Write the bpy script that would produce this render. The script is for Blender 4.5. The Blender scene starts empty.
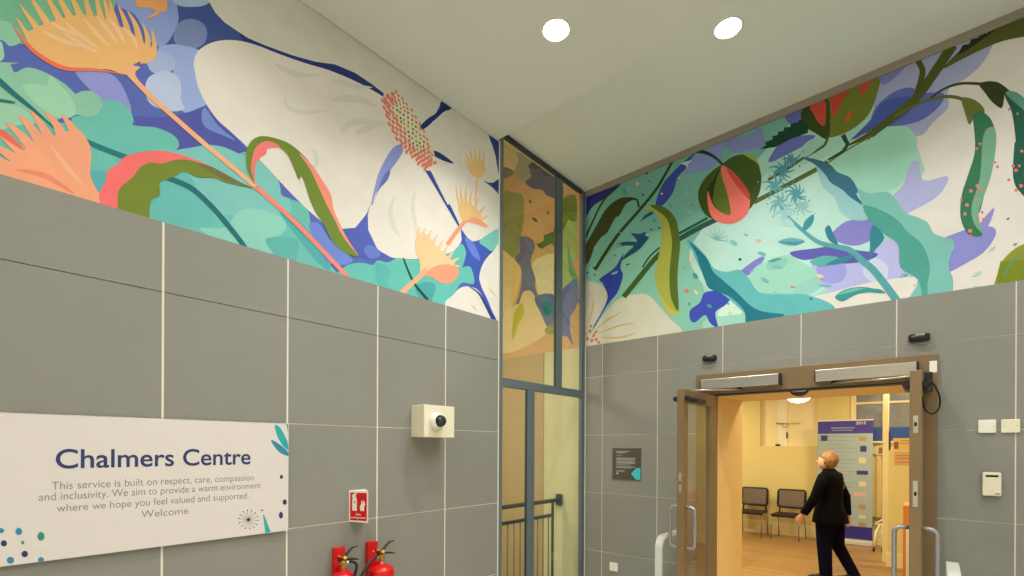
import bpy, bmesh, math, random
from mathutils import Vector, Matrix
from mathutils.geometry import tessellate_polygon
random.seed(7)
PI = math.pi
SC = bpy.context.scene
COL = SC.collection

# ------------------------------------------------------------------ measured survey of the place
F, YAW, ROLL, CY, EYE = 489.563, 0.7096, 0.0049, 446.88, 1.68
XL, YR = -2.807, 4.458          # face of the left wall, face of the right wall
Z_MB = 1.68 + 1.072             # lower edge of the murals
ZC1, Y_STEP = 4.28, 3.062       # lower ceiling, where it steps up
Y_END = 3.09                    # left wall ends, glazed screen starts
GX = XL - .024                   # glass of the screen

def ray(x, y):
    u = (x - 512) / F; v = -(y - CY) / F
    u, v = u * math.cos(ROLL) - v * math.sin(ROLL), u * math.sin(ROLL) + v * math.cos(ROLL)
    return Vector((u * math.cos(YAW) - math.sin(YAW), u * math.sin(YAW) + math.cos(YAW), v))
O = Vector((0, 0, EYE))
def onL(x, y, X=XL):            # survey reading -> (Y, Z) on a plane X = const
    d = ray(x, y); p = O + d * (X / d.x); return (p.y, p.z)
def onR(x, y, Y=YR):            # survey reading -> (X, Z) on a plane Y = const
    d = ray(x, y); p = O + d * (Y / d.y); return (p.x, p.z)
def zceil(X):                   # the upper ceiling falls gently to the left
    return 1.68 + 2.715 + (X + 2.807) * .0245

# ------------------------------------------------------------------ materials
def lin(c):
    c = c / 255
    return c / 12.92 if c <= .04045 else ((c + .055) / 1.055) ** 2.4
def rgb(r, g, b): return (lin(r), lin(g), lin(b), 1)
MATS = {}
def mat(name, col, rough=.6, metal=0, emit=None, es=0, noise=0, nscale=8, bump=0, spec=.5, stretch=None):
    if name in MATS: return MATS[name]
    m = bpy.data.materials.new(name); m.use_nodes = True
    nt = m.node_tree; b = nt.nodes['Principled BSDF']
    c = rgb(*col) if max(col) > 1.001 else (*col, 1)
    b.inputs['Base Color'].default_value = c
    b.inputs['Roughness'].default_value = rough
    b.inputs['Metallic'].default_value = metal
    b.inputs['Specular IOR Level'].default_value = spec
    if emit:
        b.inputs['Emission Color'].default_value = rgb(*emit); b.inputs['Emission Strength'].default_value = es
    if noise or bump:
        tc = nt.nodes.new('ShaderNodeTexCoord'); mp = nt.nodes.new('ShaderNodeMapping')
        if stretch: mp.inputs['Scale'].default_value = stretch
        nt.links.new(tc.outputs['Object'], mp.inputs[0])
        n = nt.nodes.new('ShaderNodeTexNoise'); n.inputs['Scale'].default_value = nscale; n.inputs['Detail'].default_value = 5
        nt.links.new(mp.outputs[0], n.inputs['Vector'])
    if noise:
        r = nt.nodes.new('ShaderNodeValToRGB')
        r.color_ramp.elements[0].position = .3; r.color_ramp.elements[1].position = .7
        r.color_ramp.elements[0].color = (c[0] * (1 - noise), c[1] * (1 - noise), c[2] * (1 - noise), 1)
        r.color_ramp.elements[1].color = (min(1, c[0] * (1 + noise)), min(1, c[1] * (1 + noise)), min(1, c[2] * (1 + noise)), 1)
        nt.links.new(n.outputs[0], r.inputs[0]); nt.links.new(r.outputs[0], b.inputs['Base Color'])
    if bump:
        bp = nt.nodes.new('ShaderNodeBump'); bp.inputs['Strength'].default_value = bump; bp.inputs['Distance'].default_value = .01
        nt.links.new(n.outputs[0], bp.inputs['Height']); nt.links.new(bp.outputs[0], b.inputs['Normal'])
    MATS[name] = m; return m

def glass(name, tint=(1, 1, 1), boost=1.8):
    if name in MATS: return MATS[name]
    m = bpy.data.materials.new(name); m.use_nodes = True; nt = m.node_tree
    for n in list(nt.nodes): nt.nodes.remove(n)
    out = nt.nodes.new('ShaderNodeOutputMaterial'); mx = nt.nodes.new('ShaderNodeMixShader')
    t = nt.nodes.new('ShaderNodeBsdfTransparent'); t.inputs[0].default_value = (*tint, 1)
    g = nt.nodes.new('ShaderNodeBsdfGlossy'); g.inputs['Roughness'].default_value = .02
    f = nt.nodes.new('ShaderNodeFresnel'); f.inputs[0].default_value = 1.5
    mu = nt.nodes.new('ShaderNodeMath'); mu.operation = 'MULTIPLY'; mu.use_clamp = True; mu.inputs[1].default_value = boost
    ge = nt.nodes.new('ShaderNodeNewGeometry'); fb = nt.nodes.new('ShaderNodeMath'); fb.operation = 'SUBTRACT'; fb.inputs[0].default_value = 1
    m2 = nt.nodes.new('ShaderNodeMath'); m2.operation = 'MULTIPLY'
    nt.links.new(ge.outputs['Backfacing'], fb.inputs[1]); nt.links.new(f.outputs[0], mu.inputs[0]); nt.links.new(mu.outputs[0], m2.inputs[0]); nt.links.new(fb.outputs[0], m2.inputs[1]); nt.links.new(m2.outputs[0], mx.inputs[0])
    nt.links.new(t.outputs[0], mx.inputs[1]); nt.links.new(g.outputs[0], mx.inputs[2]); nt.links.new(mx.outputs[0], out.inputs[0])
    MATS[name] = m; return m

# paint colours of the murals are matched against the white petals
def paint(col):
    k = 'paint_%d_%d_%d' % col
    if k in MATS: return MATS[k]
    w = (1.04, 1.06, 1.13)
    c = [lin(col[i]) * w[i] for i in range(3)]; g = .3 * c[0] + .6 * c[1] + .1 * c[2]
    c = tuple(min(.86, v * .94 + g * .06) for v in c)
    return mat(k, c, .65, noise=.035, nscale=6, spec=.15)

def wood_floor():
    m = bpy.data.materials.new('oak_plank_floor'); m.use_nodes = True; nt = m.node_tree; b = nt.nodes['Principled BSDF']
    tc = nt.nodes.new('ShaderNodeTexCoord'); mp = nt.nodes.new('ShaderNodeMapping'); mp.inputs['Rotation'].default_value = (0, 0, 0)
    br = nt.nodes.new('ShaderNodeTexBrick'); br.inputs['Scale'].default_value = 1
    br.inputs['Brick Width'].default_value = 1.0; br.inputs['Row Height'].default_value = .11; br.inputs['Mortar Size'].default_value = .002
    br.inputs['Color1'].default_value = rgb(184, 146, 90); br.inputs['Color2'].default_value = rgb(164, 124, 70); br.inputs['Mortar'].default_value = rgb(120, 78, 36)
    n = nt.nodes.new('ShaderNodeTexNoise'); n.inputs['Scale'].default_value = 3
    mx = nt.nodes.new('ShaderNodeMixRGB'); mx.blend_type = 'MULTIPLY'; mx.inputs[0].default_value = .35
    nt.links.new(tc.outputs['Object'], mp.inputs[0]); nt.links.new(mp.outputs[0], br.inputs[0]); nt.links.new(mp.outputs[0], n.inputs[0])
    nt.links.new(br.outputs[0], mx.inputs[1]); nt.links.new(n.outputs[1], mx.inputs[2]); nt.links.new(mx.outputs[0], b.inputs['Base Color'])
    b.inputs['Roughness'].default_value = .38
    return m

M_PANEL = mat('grey_cladding', (133, 132, 124), .5, noise=.05, nscale=1.2, bump=.02)
M_JOINT = mat('pale_joint', (226, 220, 204), .7)
M_CEIL = mat('ceiling_paint', (216, 218, 208), .9, noise=.015, nscale=1)
M_BAND = mat('grey_beige_trim', (150, 142, 128), .8)  # grey-beige trim along the top of the right wall
M_WHITE = mat('white_wall_paint', (225, 220, 205), .8)
M_CREAM = mat('cream_wall_paint', (224, 216, 176), .8, noise=.02, nscale=1)
M_TAN = mat('tan_wall_section', (198, 172, 130), .8)
M_YEL = mat('reception_wall_paint', (226, 210, 142), .8, noise=.02, nscale=1)
M_YELLO = mat('reception_dado_paint', (226, 210, 142), .8, noise=.02, nscale=1)
M_STEEL = mat('blue_grey_steel', (92, 106, 110), .45)
M_STEELD = mat('dark_gasket', (44, 50, 52), .6)
M_BRONZE = mat('bronze_door_metal', (134, 112, 80), .42, .35, noise=.04, nscale=3)
M_BRUSH = mat('brushed_aluminium', (205, 200, 188), .28, .85, noise=.06, nscale=4, stretch=(1, 1, 60))
M_HANDLE = mat('satin_grey_handle', (158, 158, 160), .4, .6)
M_BLACK = mat('black_plastic', (18, 18, 20), .4)
M_RED = mat('red_enamel', (205, 14, 18), .25)
M_BRASS = mat('brass', (190, 150, 70), .3, .9)
M_PLATE = mat('white_plastic', (232, 228, 214), .45)
M_IVORY = mat('ivory_plastic', (226, 220, 192), .45)
M_RAIL = mat('pale_grey_rail', (206, 208, 200), .45)
M_GLASS = glass('clear_glass', (.95, .98, .96), 1.8)

# ------------------------------------------------------------------ mesh helpers
def box(bm, x0, x1, y0, y1, z0, z1, mi=0, bev=0, mtx=None):
    vs = [bm.verts.new((x, y, z)) for x in (x0, x1) for y in (y0, y1) for z in (z0, z1)]
    fs = []
    for idx in ((0, 1, 3, 2), (4, 6, 7, 5), (0, 4, 5, 1), (2, 3, 7, 6), (0, 2, 6, 4), (1, 5, 7, 3)):
        f = bm.faces.new([vs[i] for i in idx]); f.material_index = mi; fs.append(f)
    if bev:
        es = {e for f in fs for e in f.edges}
        r = bmesh.ops.bevel(bm, geom=list(es), offset=bev, segments=2, affect='EDGES', profile=.5)
        for f in r['faces']: f.material_index = mi
        vs = list({v for f in r['faces'] for v in f.verts} | {v for f in fs if f.is_valid for v in f.verts})
    if mtx:
        for v in vs: v.co = mtx @ v.co
    return vs

def tube(bm, pts, r, seg=10, mi=0, flat=None, cap=True):
    pts = [Vector(p) for p in pts]; n = len(pts)
    rs = r if isinstance(r, (list, tuple)) else [r] * n
    rings = []; up = None
    for i, p in enumerate(pts):
        t = (pts[min(i + 1, n - 1)] - pts[max(i - 1, 0)]).normalized()
        if up is None:
            up = Vector((0, 0, 1)) if abs(t.z) < .9 else Vector((1, 0, 0))
        a = t.cross(up)
        if a.length < 1e-5: a = t.orthogonal()
        a.normalize(); up = a.cross(t).normalized()
        ra = rs[i]; rb = ra if flat is None else ra * flat
        rings.append([bm.verts.new(p + a * math.cos(2 * PI * k / seg) * ra + up * math.sin(2 * PI * k / seg) * rb) for k in range(seg)])
    for i in range(n - 1):
        for k in range(seg):
            f = bm.faces.new((rings[i][k], rings[i][(k + 1) % seg], rings[i + 1][(k + 1) % seg], rings[i + 1][k])); f.smooth = True; f.material_index = mi
    if cap:
        for rg in (rings[0], rings[-1]):
            f = bm.faces.new(rg); f.material_index = mi

def lathe(bm, prof, mtx=None, seg=24, mi=0):
    mtx = mtx or Matrix(); rings = []
    for r, z in prof:
        rings.append([bm.verts.new(mtx @ Vector((max(r, 1e-4) * math.cos(2 * PI * k / seg), max(r, 1e-4) * math.sin(2 * PI * k / seg), z))) for k in range(seg)])
    for i in range(len(rings) - 1):
        for k in range(seg):
            f = bm.faces.new((rings[i][k], rings[i][(k + 1) % seg], rings[i + 1][(k + 1) % seg], rings[i + 1][k])); f.smooth = True; f.material_index = mi
    for rg in (rings[0], rings[-1]):
        f = bm.faces.new(rg); f.material_index = mi

def loft(bm, rings, mi=0, cap=True):
    rr = [[bm.verts.new(p) for p in rg] for rg in rings]
    for i in range(len(rr) - 1):
        n = len(rr[i])
        for k in range(n):
            f = bm.faces.new((rr[i][k], rr[i][(k + 1) % n], rr[i + 1][(k + 1) % n], rr[i + 1][k])); f.smooth = True; f.material_index = mi
    if cap:
        bm.faces.new(rr[0]).material_index = mi; bm.faces.new(rr[-1]).material_index = mi

def prism(bm, poly, f3, n, depth, mi=0):          # 2D outline, f3 maps it to space, n = direction of thickness
    n = Vector(n) * depth
    a = [bm.verts.new(Vector(f3(p))) for p in poly]; b = [bm.verts.new(v.co + n) for v in a]
    bm.faces.new(a).material_index = mi; bm.faces.new(b).material_index = mi
    for i in range(len(a)):
        j = (i + 1) % len(a); bm.faces.new((a[i], a[j], b[j], b[i])).material_index = mi

def obj(name, bm, mats, parent=None, loc=None, **kw):
    bmesh.ops.recalc_face_normals(bm, faces=bm.faces)
    me = bpy.data.meshes.new(name); bm.to_mesh(me); bm.free()
    for m in (mats if isinstance(mats, (list, tuple)) else [mats]): me.materials.append(m)
    o = bpy.data.objects.new(name, me); COL.objects.link(o)
    if parent is not None:
        o.parent = parent; o.location = -parent.location if loc is None else loc
        if parent.parent is not None and loc is None: o.location = (0, 0, 0)
    elif loc is not None: o.location = loc
    for k, v in kw.items(): o[k] = v
    return o
def thing(name, loc, label, category, group=None):
    o = bpy.data.objects.new(name, None); COL.objects.link(o); o.location = loc; o.empty_display_size = .05
    o['label'] = label; o['category'] = category
    if group: o['group'] = group
    return o
NB = bmesh.new
def struct(name, bm, mats): return obj(name, bm, mats, kind='structure')

def text_mesh(body, width, height=None, bold=0, space=1):
    cu = bpy.data.curves.new('t', 'FONT'); cu.body = body; cu.size = 1; cu.offset = bold; cu.space_character = space
    o = bpy.data.objects.new('t', cu); COL.objects.link(o)
    bpy.context.view_layer.update()
    me = bpy.data.meshes.new_from_object(o)
    tri = [([me.vertices[v].co.copy() for v in p.vertices]) for p in me.polygons]
    bpy.data.objects.remove(o); bpy.data.curves.remove(cu); bpy.data.meshes.remove(me)
    xs = [v.x for t in tri for v in t]; ys = [v.y for t in tri for v in t]
    x0, x1, y0, y1 = min(xs), max(xs), min(ys), max(ys)
    sx = width / (x1 - x0); sy = sx if height is None else height / (y1 - y0)
    return [[((v.x - (x0 + x1) / 2) * sx, (v.y - (y0 + y1) / 2) * sy) for v in t] for t in tri]
def put_text(bm, body, c, width, height, f3, mi=0, bold=0, space=1):
    for t in text_mesh(body, width, height, bold, space):
        vs = [bm.verts.new(Vector(f3((c[0] + p[0], c[1] + p[1])))) for p in t]
        f = bm.faces.new(vs); f.material_index = mi
def flat_poly(bm, pts, f3, mi=0):
    tri = tessellate_polygon([[Vector((p[0], p[1], 0)) for p in pts]])
    vs = [bm.verts.new(Vector(f3(p))) for p in pts]
    for t in tri:
        try: bm.faces.new([vs[i] for i in t]).material_index = mi
        except ValueError: pass
def ell(c, rx, ry, n=16, rot=0):
    return [(c[0] + rx * math.cos(a) * math.cos(rot) - ry * math.sin(a) * math.sin(rot), c[1] + rx * math.cos(a) * math.sin(rot) + ry * math.sin(a) * math.cos(rot)) for a in [2 * PI * i / n for i in range(n)]]

# ================================================================== CAMERA
cam = bpy.data.cameras.new('camera'); co = bpy.data.objects.new('camera', cam); COL.objects.link(co)
co.matrix_world = Matrix.Translation(O) @ Matrix.Rotation(YAW, 4, 'Z') @ Matrix.Rotation(PI / 2, 4, 'X') @ Matrix.Rotation(ROLL, 4, 'Z')
cam.sensor_width = 36; cam.lens = F / 1024 * 36; cam.shift_y = (CY - 288) / 1024; cam.clip_start = .05
SC.camera = co

# ================================================================== THE LOBBY SHELL
XW, YB = 2.2, -2.6             # the two walls behind the camera
bm = NB(); box(bm, XL - 3.2, XW + .2, YB - .2, 5.26, -.12, 0)
M_FL = mat('grey_floor_tiles', (204, 200, 188), .5, noise=.06, nscale=5)
struct('floor', bm, M_FL)
bm = NB(); box(bm, XL, XW, YB, Y_STEP, ZC1, ZC1 + .3); struct('ceiling', bm, M_CEIL)
bm = NB()                       # raised ceiling by the right wall, a gently falling slab
c = [(XL - .06, Y_STEP), (XW, Y_STEP), (XW, YR), (XL - .06, YR)]
vs = [bm.verts.new((x, y, zceil(x))) for x, y in c] + [bm.verts.new((x, y, zceil(x) + .2)) for x, y in c]
for q in ((0, 1, 2, 3), (7, 6, 5, 4), (0, 4, 5, 1), (1, 5, 6, 2), (2, 6, 7, 3), (3, 7, 4, 0)): bm.faces.new([vs[i] for i in q])
struct('ceiling', bm, M_CEIL)
bm = NB(); box(bm, XW, XW + .2, YB, YR, 0, 4.7); struct('wall_east', bm, M_WHITE)
bm = NB(); box(bm, XL - .2, XW + .2, YB - .2, YB, 0, 4.7); struct('wall_back', bm, M_WHITE)

ZROWS = [0, .60, 1.204, 1.808, 2.416, Z_MB]
# left wall: plaster core, pale backing and the cladding panels fixed on it
bm = NB(); box(bm, XL - .2, XL - .006, YB, Y_END, Z_MB - .002, ZC1 + .2, 0); box(bm, XL - .2, XL - .012, YB, Y_END, 0, Z_MB - .002, 0)
box(bm, XL - .012, XL - .010, YB, Y_END, 0, Z_MB - .002, 1)
ys = [YB] + [.6903 + .6 * k for k in range(-5, 4) if .6903 + .6 * k > YB + .05] + [Y_END]
for i in range(len(ys) - 1):
    if i: box(bm, XL - .012, XL - .0015, ys[i] - .0055, ys[i] + .0055, 0, Z_MB - .003, 1)
    for j in range(len(ZROWS) - 1):
        box(bm, XL - .011, XL, ys[i] + .005, ys[i + 1] - .005, ZROWS[j] + (.002 if j else 0), ZROWS[j + 1] - (.003 if j < 4 else 0), 2)
for zz in (.6, 1.204, 1.808): box(bm, XL - .012, XL - .002, YB, Y_END, zz - .003, zz + .002, 1)
struct('wall_left', bm, [M_WHITE, M_JOINT, M_PANEL])

# right wall with the portal to the reception
PX0, PX1, PZ = -1.468, -.078, 2.155       # clear opening
FX0, FX1, FZ = -1.621, .027, 2.335        # outer edge of the door frame
YT = 5.29
bm = NB()
box(bm, XL - 1.6, PX0, YR + .006, YT, 0, 6.0, 0); box(bm, PX1, XW + .2, YR + .006, YT, 0, 4.8, 0); box(bm, PX0, PX1, YR + .006, YT, PZ, 4.8, 0)
xs = [XL + .006] + [-2.5981 + .6 * k for k in range(0, 8)] + [XW]
def clad(x0, x1, z0, z1):
    if x1 <= x0 + .004 or z1 <= z0 + .004: return
    box(bm, x0, x1, YR, YR + .006, z0, z1, 2)
box(bm, XL, FX0 + .01, YR + .003, YR + .0061, 0, Z_MB - .002, 1); box(bm, FX1 - .01, XW, YR + .003, YR + .0061, 0, Z_MB - .002, 1)
box(bm, FX0 + .01, FX1 - .01, YR + .003, YR + .0061, FZ - .01, Z_MB - .002, 1)
for i in range(len(xs) - 1):
    for j in range(len(ZROWS) - 1):
        x0, x1, z0, z1 = xs[i] + .0035, xs[i + 1] - .0035, ZROWS[j] + (.0025 if j else 0), ZROWS[j + 1] - (.0025 if j < 4 else 0)
        hx0, hx1, hz = FX0 + .01, FX1 - .01, FZ - .01
        if x1 <= hx0 or x0 >= hx1 or z0 >= hz: clad(x0, x1, z0, z1); continue
        if x0 < hx0: clad(x0, hx0, z0, z1)
        if x1 > hx1: clad(hx1, x1, z0, z1)
        if z1 > hz: clad(max(x0, hx0), min(x1, hx1), hz, z1)
M_REVEAL = mat('reveal_paint', (226, 192, 124), .7)
struct('wall_right', bm, [M_WHITE, M_JOINT, M_PANEL])
# lining of the deep portal
bm = NB(); box(bm, PX0 - .001, PX0 + .004, YR + .09, YT + .004, 0, PZ); box(bm, PX1 - .004, PX1 + .001, YR + .09, YT + .004, 0, PZ); box(bm, PX0, PX1, YR + .09, YT + .004, PZ - .004, PZ + .001)
struct('trim_2', bm, M_REVEAL)
# grey strip where the right wall meets the ceiling
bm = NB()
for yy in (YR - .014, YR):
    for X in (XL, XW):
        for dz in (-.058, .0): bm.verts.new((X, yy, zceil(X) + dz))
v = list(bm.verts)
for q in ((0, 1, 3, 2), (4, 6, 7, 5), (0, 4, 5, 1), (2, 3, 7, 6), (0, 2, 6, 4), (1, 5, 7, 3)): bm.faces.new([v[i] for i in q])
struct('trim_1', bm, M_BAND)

# space behind the glazed screen
bm = NB(); box(bm, -4.6, -4.4, .8, YR, 0, 6); struct('wall_corridor', bm, M_CREAM)
bm = NB(); box(bm, -4.6, XL - .2, .7, .9, 0, 6); struct('wall_corridor_end', bm, M_CREAM)
bm = NB(); box(bm, -4.6, XL - .06, .7, YR + .3, 5.8, 6.0); struct('ceiling', bm, M_CEIL)
bm = NB(); box(bm, XL - .2, XL - .06, .9, YR, 4.5, 5.8); box(bm, XL - .06, XL - .02, Y_STEP, YR, 4.6, 5.8); struct('wall_corridor_upper', bm, M_CREAM)
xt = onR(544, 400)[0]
bm = NB(); box(bm, xt, XL - .001, YR + .001, YR + .0065, 0, Z_MB, 0); box(bm, -4.4, xt, YR - .012, YR + .0065, 0, Z_MB, 1)  # lower wall: cream right part, darker tan left part
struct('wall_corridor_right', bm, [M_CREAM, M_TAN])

# ================================================================== MURALS
ORG = {'A': (0, 0, 4), 'B': (0, 120, 4), 'C': (180, 0, 4), 'D': (180, 120, 4), 'E': (300, 60, 4), 'F': (340, 180, 4),
       'G': (570, 120, 4), 'H': (570, 220, 4), 'I': (768, 0, 4), 'J': (768, 120, 4), 'K': (768, 220, 4), 'M': (640, 60, 4),
       'N': (494, 130, 6.4), 'O': (494, 210, 6.4), 'Q': (494, 300, 6.4), 'Z': (0, 0, 1)}
def pts(spec):                  # 'A 10,20 30,40 B 5,6' -> survey readings
    out = []; o = ORG['Z']
    for w in spec.split():
        if w in ORG: o = ORG[w]; continue
        a, b = w.split(','); out.append((o[0] + float(a) / o[2], o[1] + float(b) / o[2]))
    return out
def smooth(P, closed=True, n=4):
    N = len(P); out = []
    for i in range(N if closed else N - 1):
        g = (lambda k: P[k % N]) if closed else (lambda k: P[min(max(k, 0), N - 1)])
        p0, p1, p2, p3 = g(i - 1), g(i), g(i + 1), g(i + 2)
        for s in range(n):
            t = s / n
            out.append(tuple(.5 * ((2 * p1[k]) + (-p0[k] + p2[k]) * t + (2 * p0[k] - 5 * p1[k] + 4 * p2[k] - p3[k]) * t * t + (-p0[k] + 3 * p1[k] - 3 * p2[k] + p3[k]) * t ** 3) for k in (0, 1)))
    if not closed: out.append(P[-1])
    return out
def clip(P, top, lo):           # keep the painted shape inside the wall field; lo/top = (xmin,zmin,xmax) and ceiling function
    def cut(P, inside, inter):
        out = []
        for i in range(len(P)):
            a, b = P[i - 1], P[i]; ia, ib = inside(a), inside(b)
            if ia != ib: out.append(inter(a, b))
            if ib: out.append(b)
        return out
    def lerp(a, b, t): return (a[0] + (b[0] - a[0]) * t, a[1] + (b[1] - a[1]) * t)
    x0, z0, x1 = lo
    P = cut(P, lambda p: p[0] >= x0, lambda a, b: lerp(a, b, (x0 - a[0]) / (b[0] - a[0])))
    if P: P = cut(P, lambda p: p[0] <= x1, lambda a, b: lerp(a, b, (x1 - a[0]) / (b[0] - a[0])))
    if P: P = cut(P, lambda p: p[1] >= z0, lambda a, b: lerp(a, b, (z0 - a[1]) / (b[1] - a[1])))
    h = lambda p: top(p[0]) - p[1]
    if P: P = cut(P, lambda p: h(p) >= 0, lambda a, b: lerp(a, b, h(a) / (h(a) - h(b))))
    return P
class Mural:
    def __init__(s, side, lo, top, plane, base):
        s.side, s.lo, s.top, s.plane = side, lo, top, plane
        s.bm = NB(); s.mats = []; s.k = 0
        s.wall([(lo[0], lo[1]), (lo[2], lo[1]), (lo[2], top(lo[2])), (lo[0], top(lo[0]))], base)
    def mi(s, col):
        m = paint(col)
        if m not in s.mats: s.mats.append(m)
        return s.mats.index(m)
    def wall(s, P, col, same=False):
        if not same: s.k += 1
        P = clip(P, s.top, s.lo)
        Q = []
        for p in P:
            if not Q or abs(p[0] - Q[-1][0]) + abs(p[1] - Q[-1][1]) > 2e-4: Q.append(p)
        if len(Q) < 3: return
        d = .001 + s.k * .00002
        f3 = (lambda p: (s.plane + d, p[0], p[1])) if s.side == 'L' else (lambda p: (p[0], s.plane - d, p[1]))
        flat_poly(s.bm, Q, f3, s.mi(col))
    def tow(s, P):
        f = onL if s.side == 'L' else onR
        return [f(x, y, s.plane) for x, y in P]
    def p(s, col, spec, sharp=False, same=False):
        P = pts(spec) if isinstance(spec, str) else spec
        s.wall(s.tow(P if sharp else smooth(P)), col, same)
    def line(s, col, spec, w0, w1=None, same=False):
        P = smooth(pts(spec) if isinstance(spec, str) else spec, False, 5); w1 = w0 if w1 is None else w1
        n = len(P); A = []; B = []
        for i, q in enumerate(P):
            a = P[max(i - 1, 0)]; b = P[min(i + 1, n - 1)]
            dx, dy = b[0] - a[0], b[1] - a[1]; L = math.hypot(dx, dy) or 1
            w = (w0 + (w1 - w0) * i / (n - 1)) / 2
            A.append((q[0] - dy / L * w, q[1] + dx / L * w)); B.append((q[0] + dy / L * w, q[1] - dx / L * w))
        s.wall(s.tow(A + B[::-1]), col, same)
    def lineT(s, col, spec, w):  # stroke that swells in the middle and tapers off
        P = smooth(pts(spec), False, 5); n = len(P); A = []; B = []
        for i, q in enumerate(P):
            a = P[max(i - 1, 0)]; b = P[min(i + 1, n - 1)]
            dx, dy = b[0] - a[0], b[1] - a[1]; L = math.hypot(dx, dy) or 1
            ww = w * (.08 + math.sin(PI * i / (n - 1))) / 2
            A.append((q[0] - dy / L * ww, q[1] + dx / L * ww)); B.append((q[0] + dy / L * ww, q[1] - dx / L * ww))
        s.wall(s.tow(A + B[::-1]), col)
    def dots(s, col, L, org='Z'):
        s.k += 1; o = ORG[org]
        for x, y, rx, ry, a in L:
            s.k += .25
            s.p(col, ell((o[0] + x / o[2], o[1] + y / o[2]), rx / o[2], ry / o[2], 10, a), True, True)
    def done(s, name, label):
        # solid skim coat behind the paint
        return obj(name, s.bm, s.mats, label=label, category='mural')
WHT = (222, 216, 202); BLU = (84, 102, 176); NAV = (38, 58, 124); TEA = (100, 184, 170); TEB = (84, 170, 170)
MIN = (135, 192, 162); PEA = (236, 172, 122); COR = (236, 116, 104); OLI = (112, 130, 38); DTE = (30, 112, 112)

# ---------------- left mural
L = Mural('L', (YB, Z_MB, Y_END), lambda y: ZC1, XL - .006, BLU)
L.p((112, 178, 140), 'A -900,-900 470,-900 470,0 440,70 300,110 100,178 50,168 0,155 -900,140', True)
L.p(MIN, 'A -120,80 20,85 70,115 85,165 40,185 0,158 -120,150')
L.p((150, 200, 168), 'A -60,170 0,165 14,200 10,240 -60,260')
L.p((64, 84, 148), 'A 660,180 700,120 712,60 700,10 660,-40 700,-200 1100,-200 C 300,140 560,230 700,270 830,385 700,340 500,270 300,190 A 900,160 800,205 740,185', True)
L.p(NAV, 'C 240,120 330,150 420,185 500,215 560,232 640,245 720,280 770,315 825,390 760,370 640,300 500,262 380,215 260,170', False)
L.p((136, 156, 212), 'A 440,-80 660,-80 712,50 700,120 655,182 600,165 540,60 470,20')
L.p((166, 186, 216), 'A 670,-60 860,-60 835,12 770,28 700,14')
L.p((118, 136, 182), 'A 700,120 720,88 765,76 810,92 828,130 815,175 770,195 720,185 695,160')
L.p((150, 170, 220), 'A 630,195 680,178 730,182 800,205 785,260 785,310 800,360 822,420 775,455 725,440 690,350 690,260')
L.p((162, 180, 218), 'A 585,240 610,205 650,205 690,225 702,265 670,292 610,290')
L.p((180, 194, 222), 'A 580,350 600,305 660,285 710,305 725,350 722,400 738,435 690,446 625,430 590,400')
L.p((142, 148, 212), 'A 300,285 380,285 440,295 480,330 512,395 520,450 430,425 365,365')
L.p((80, 86, 164), 'A 525,465 650,470 760,447 828,420 960,570 1010,640 985,680 900,640 850,590 740,610 700,600 690,560 640,520 550,505', True)
L.p((108, 136, 200), 'A 820,430 870,500 940,560 900,545 825,512 806,470')
# teal field along the cladding
L.p(TEA, 'A -900,400 150,490 300,465 400,450 412,400 470,405 515,435 534,480 530,500 570,506 620,510 675,530 708,556 716,582 706,602 735,600 780,588 840,580 900,590 950,614 985,608 D 300,165 350,190 388,235 402,275 405,300 440,315 480,332 512,362 520,400 530,440 562,500 600,580 620,800 Z 0,400 -400,400 -400,150')
L.p((118, 190, 182), 'B 700,130 760,112 830,102 900,112 980,145 1040,150 D 390,235 405,300 440,325 430,400 300,420 200,380 0,400 B 640,400 600,330 640,250 720,210')
L.p((96, 180, 172), 'B 640,255 740,205 800,300 860,400 800,430 620,400 595,330')
L.p((84, 170, 175), 'B 360,210 420,205 425,250 400,290 370,260')
L.p((132, 200, 180), 'D 80,440 180,430 230,370 300,355 400,385 425,430 400,460 340,480 380,520 300,540')
L.p((88, 172, 166), 'D 340,480 400,470 470,480 470,540 440,600 380,540')
L.p((76, 164, 166), 'D 400,375 440,372 560,500 600,600 540,560 470,470')
L.p(MIN, 'A -900,250 0,250 40,260 60,290 110,270 180,290 250,330 285,360 302,376 325,366 360,364 392,380 408,405 409,432 392,456 360,467 325,462 300,460 240,475 160,492 0,440 -900,420')
L.p((152, 204, 170), 'A 90,345 140,335 188,345 200,302 235,335 290,400 300,460 235,472 150,420')
L.p((150, 200, 166), 'A -80,420 0,410 60,420 110,450 150,490 80,500 0,520 -80,520')
# petals
L.p((210, 208, 192), 'C 90,-300 112,0 140,50 180,92 270,152 340,182 450,222 540,247 620,258 700,292 765,335 835,390 E 400,330 490,268 540,218 562,175 580,100 700,-300', True)
L.p(WHT, 'C 60,290 55,250 72,205 125,172 200,160 290,176 400,218 500,253 600,283 700,325 770,362 815,392 835,440 900,560 885,580 D 850,130 810,200 782,285 758,345 735,395 700,432 650,436 600,430 540,385 470,320 410,258 350,192 270,110 200,45 C 150,480 100,410 70,340', False)
L.p((214, 211, 196), 'E 495,278 540,240 580,203 604,192 700,60 760,290 785,400 797,455 788,488 760,490 735,485 640,440 540,380', False)
L.p((46, 66, 128), 'E 752,300 800,328 802,500 790,440 782,385 768,340', True)
L.p(WHT, 'E 510,380 560,388 615,412 680,450 735,486 770,512 798,545 830,600 F 635,195 600,212 565,236 530,245 505,225 482,188 440,115 390,30 350,-40')
L.p((44, 64, 128), 'E 735,483 765,494 797,478 800,530 770,508')
L.p(WHT, 'D 885,90 862,165 812,232 768,322 750,385 750,430 765,480 795,520 840,548 900,556 F 320,316 400,302 455,282 484,245 487,190 440,115 395,45 350,-30 E 500,430')
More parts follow.
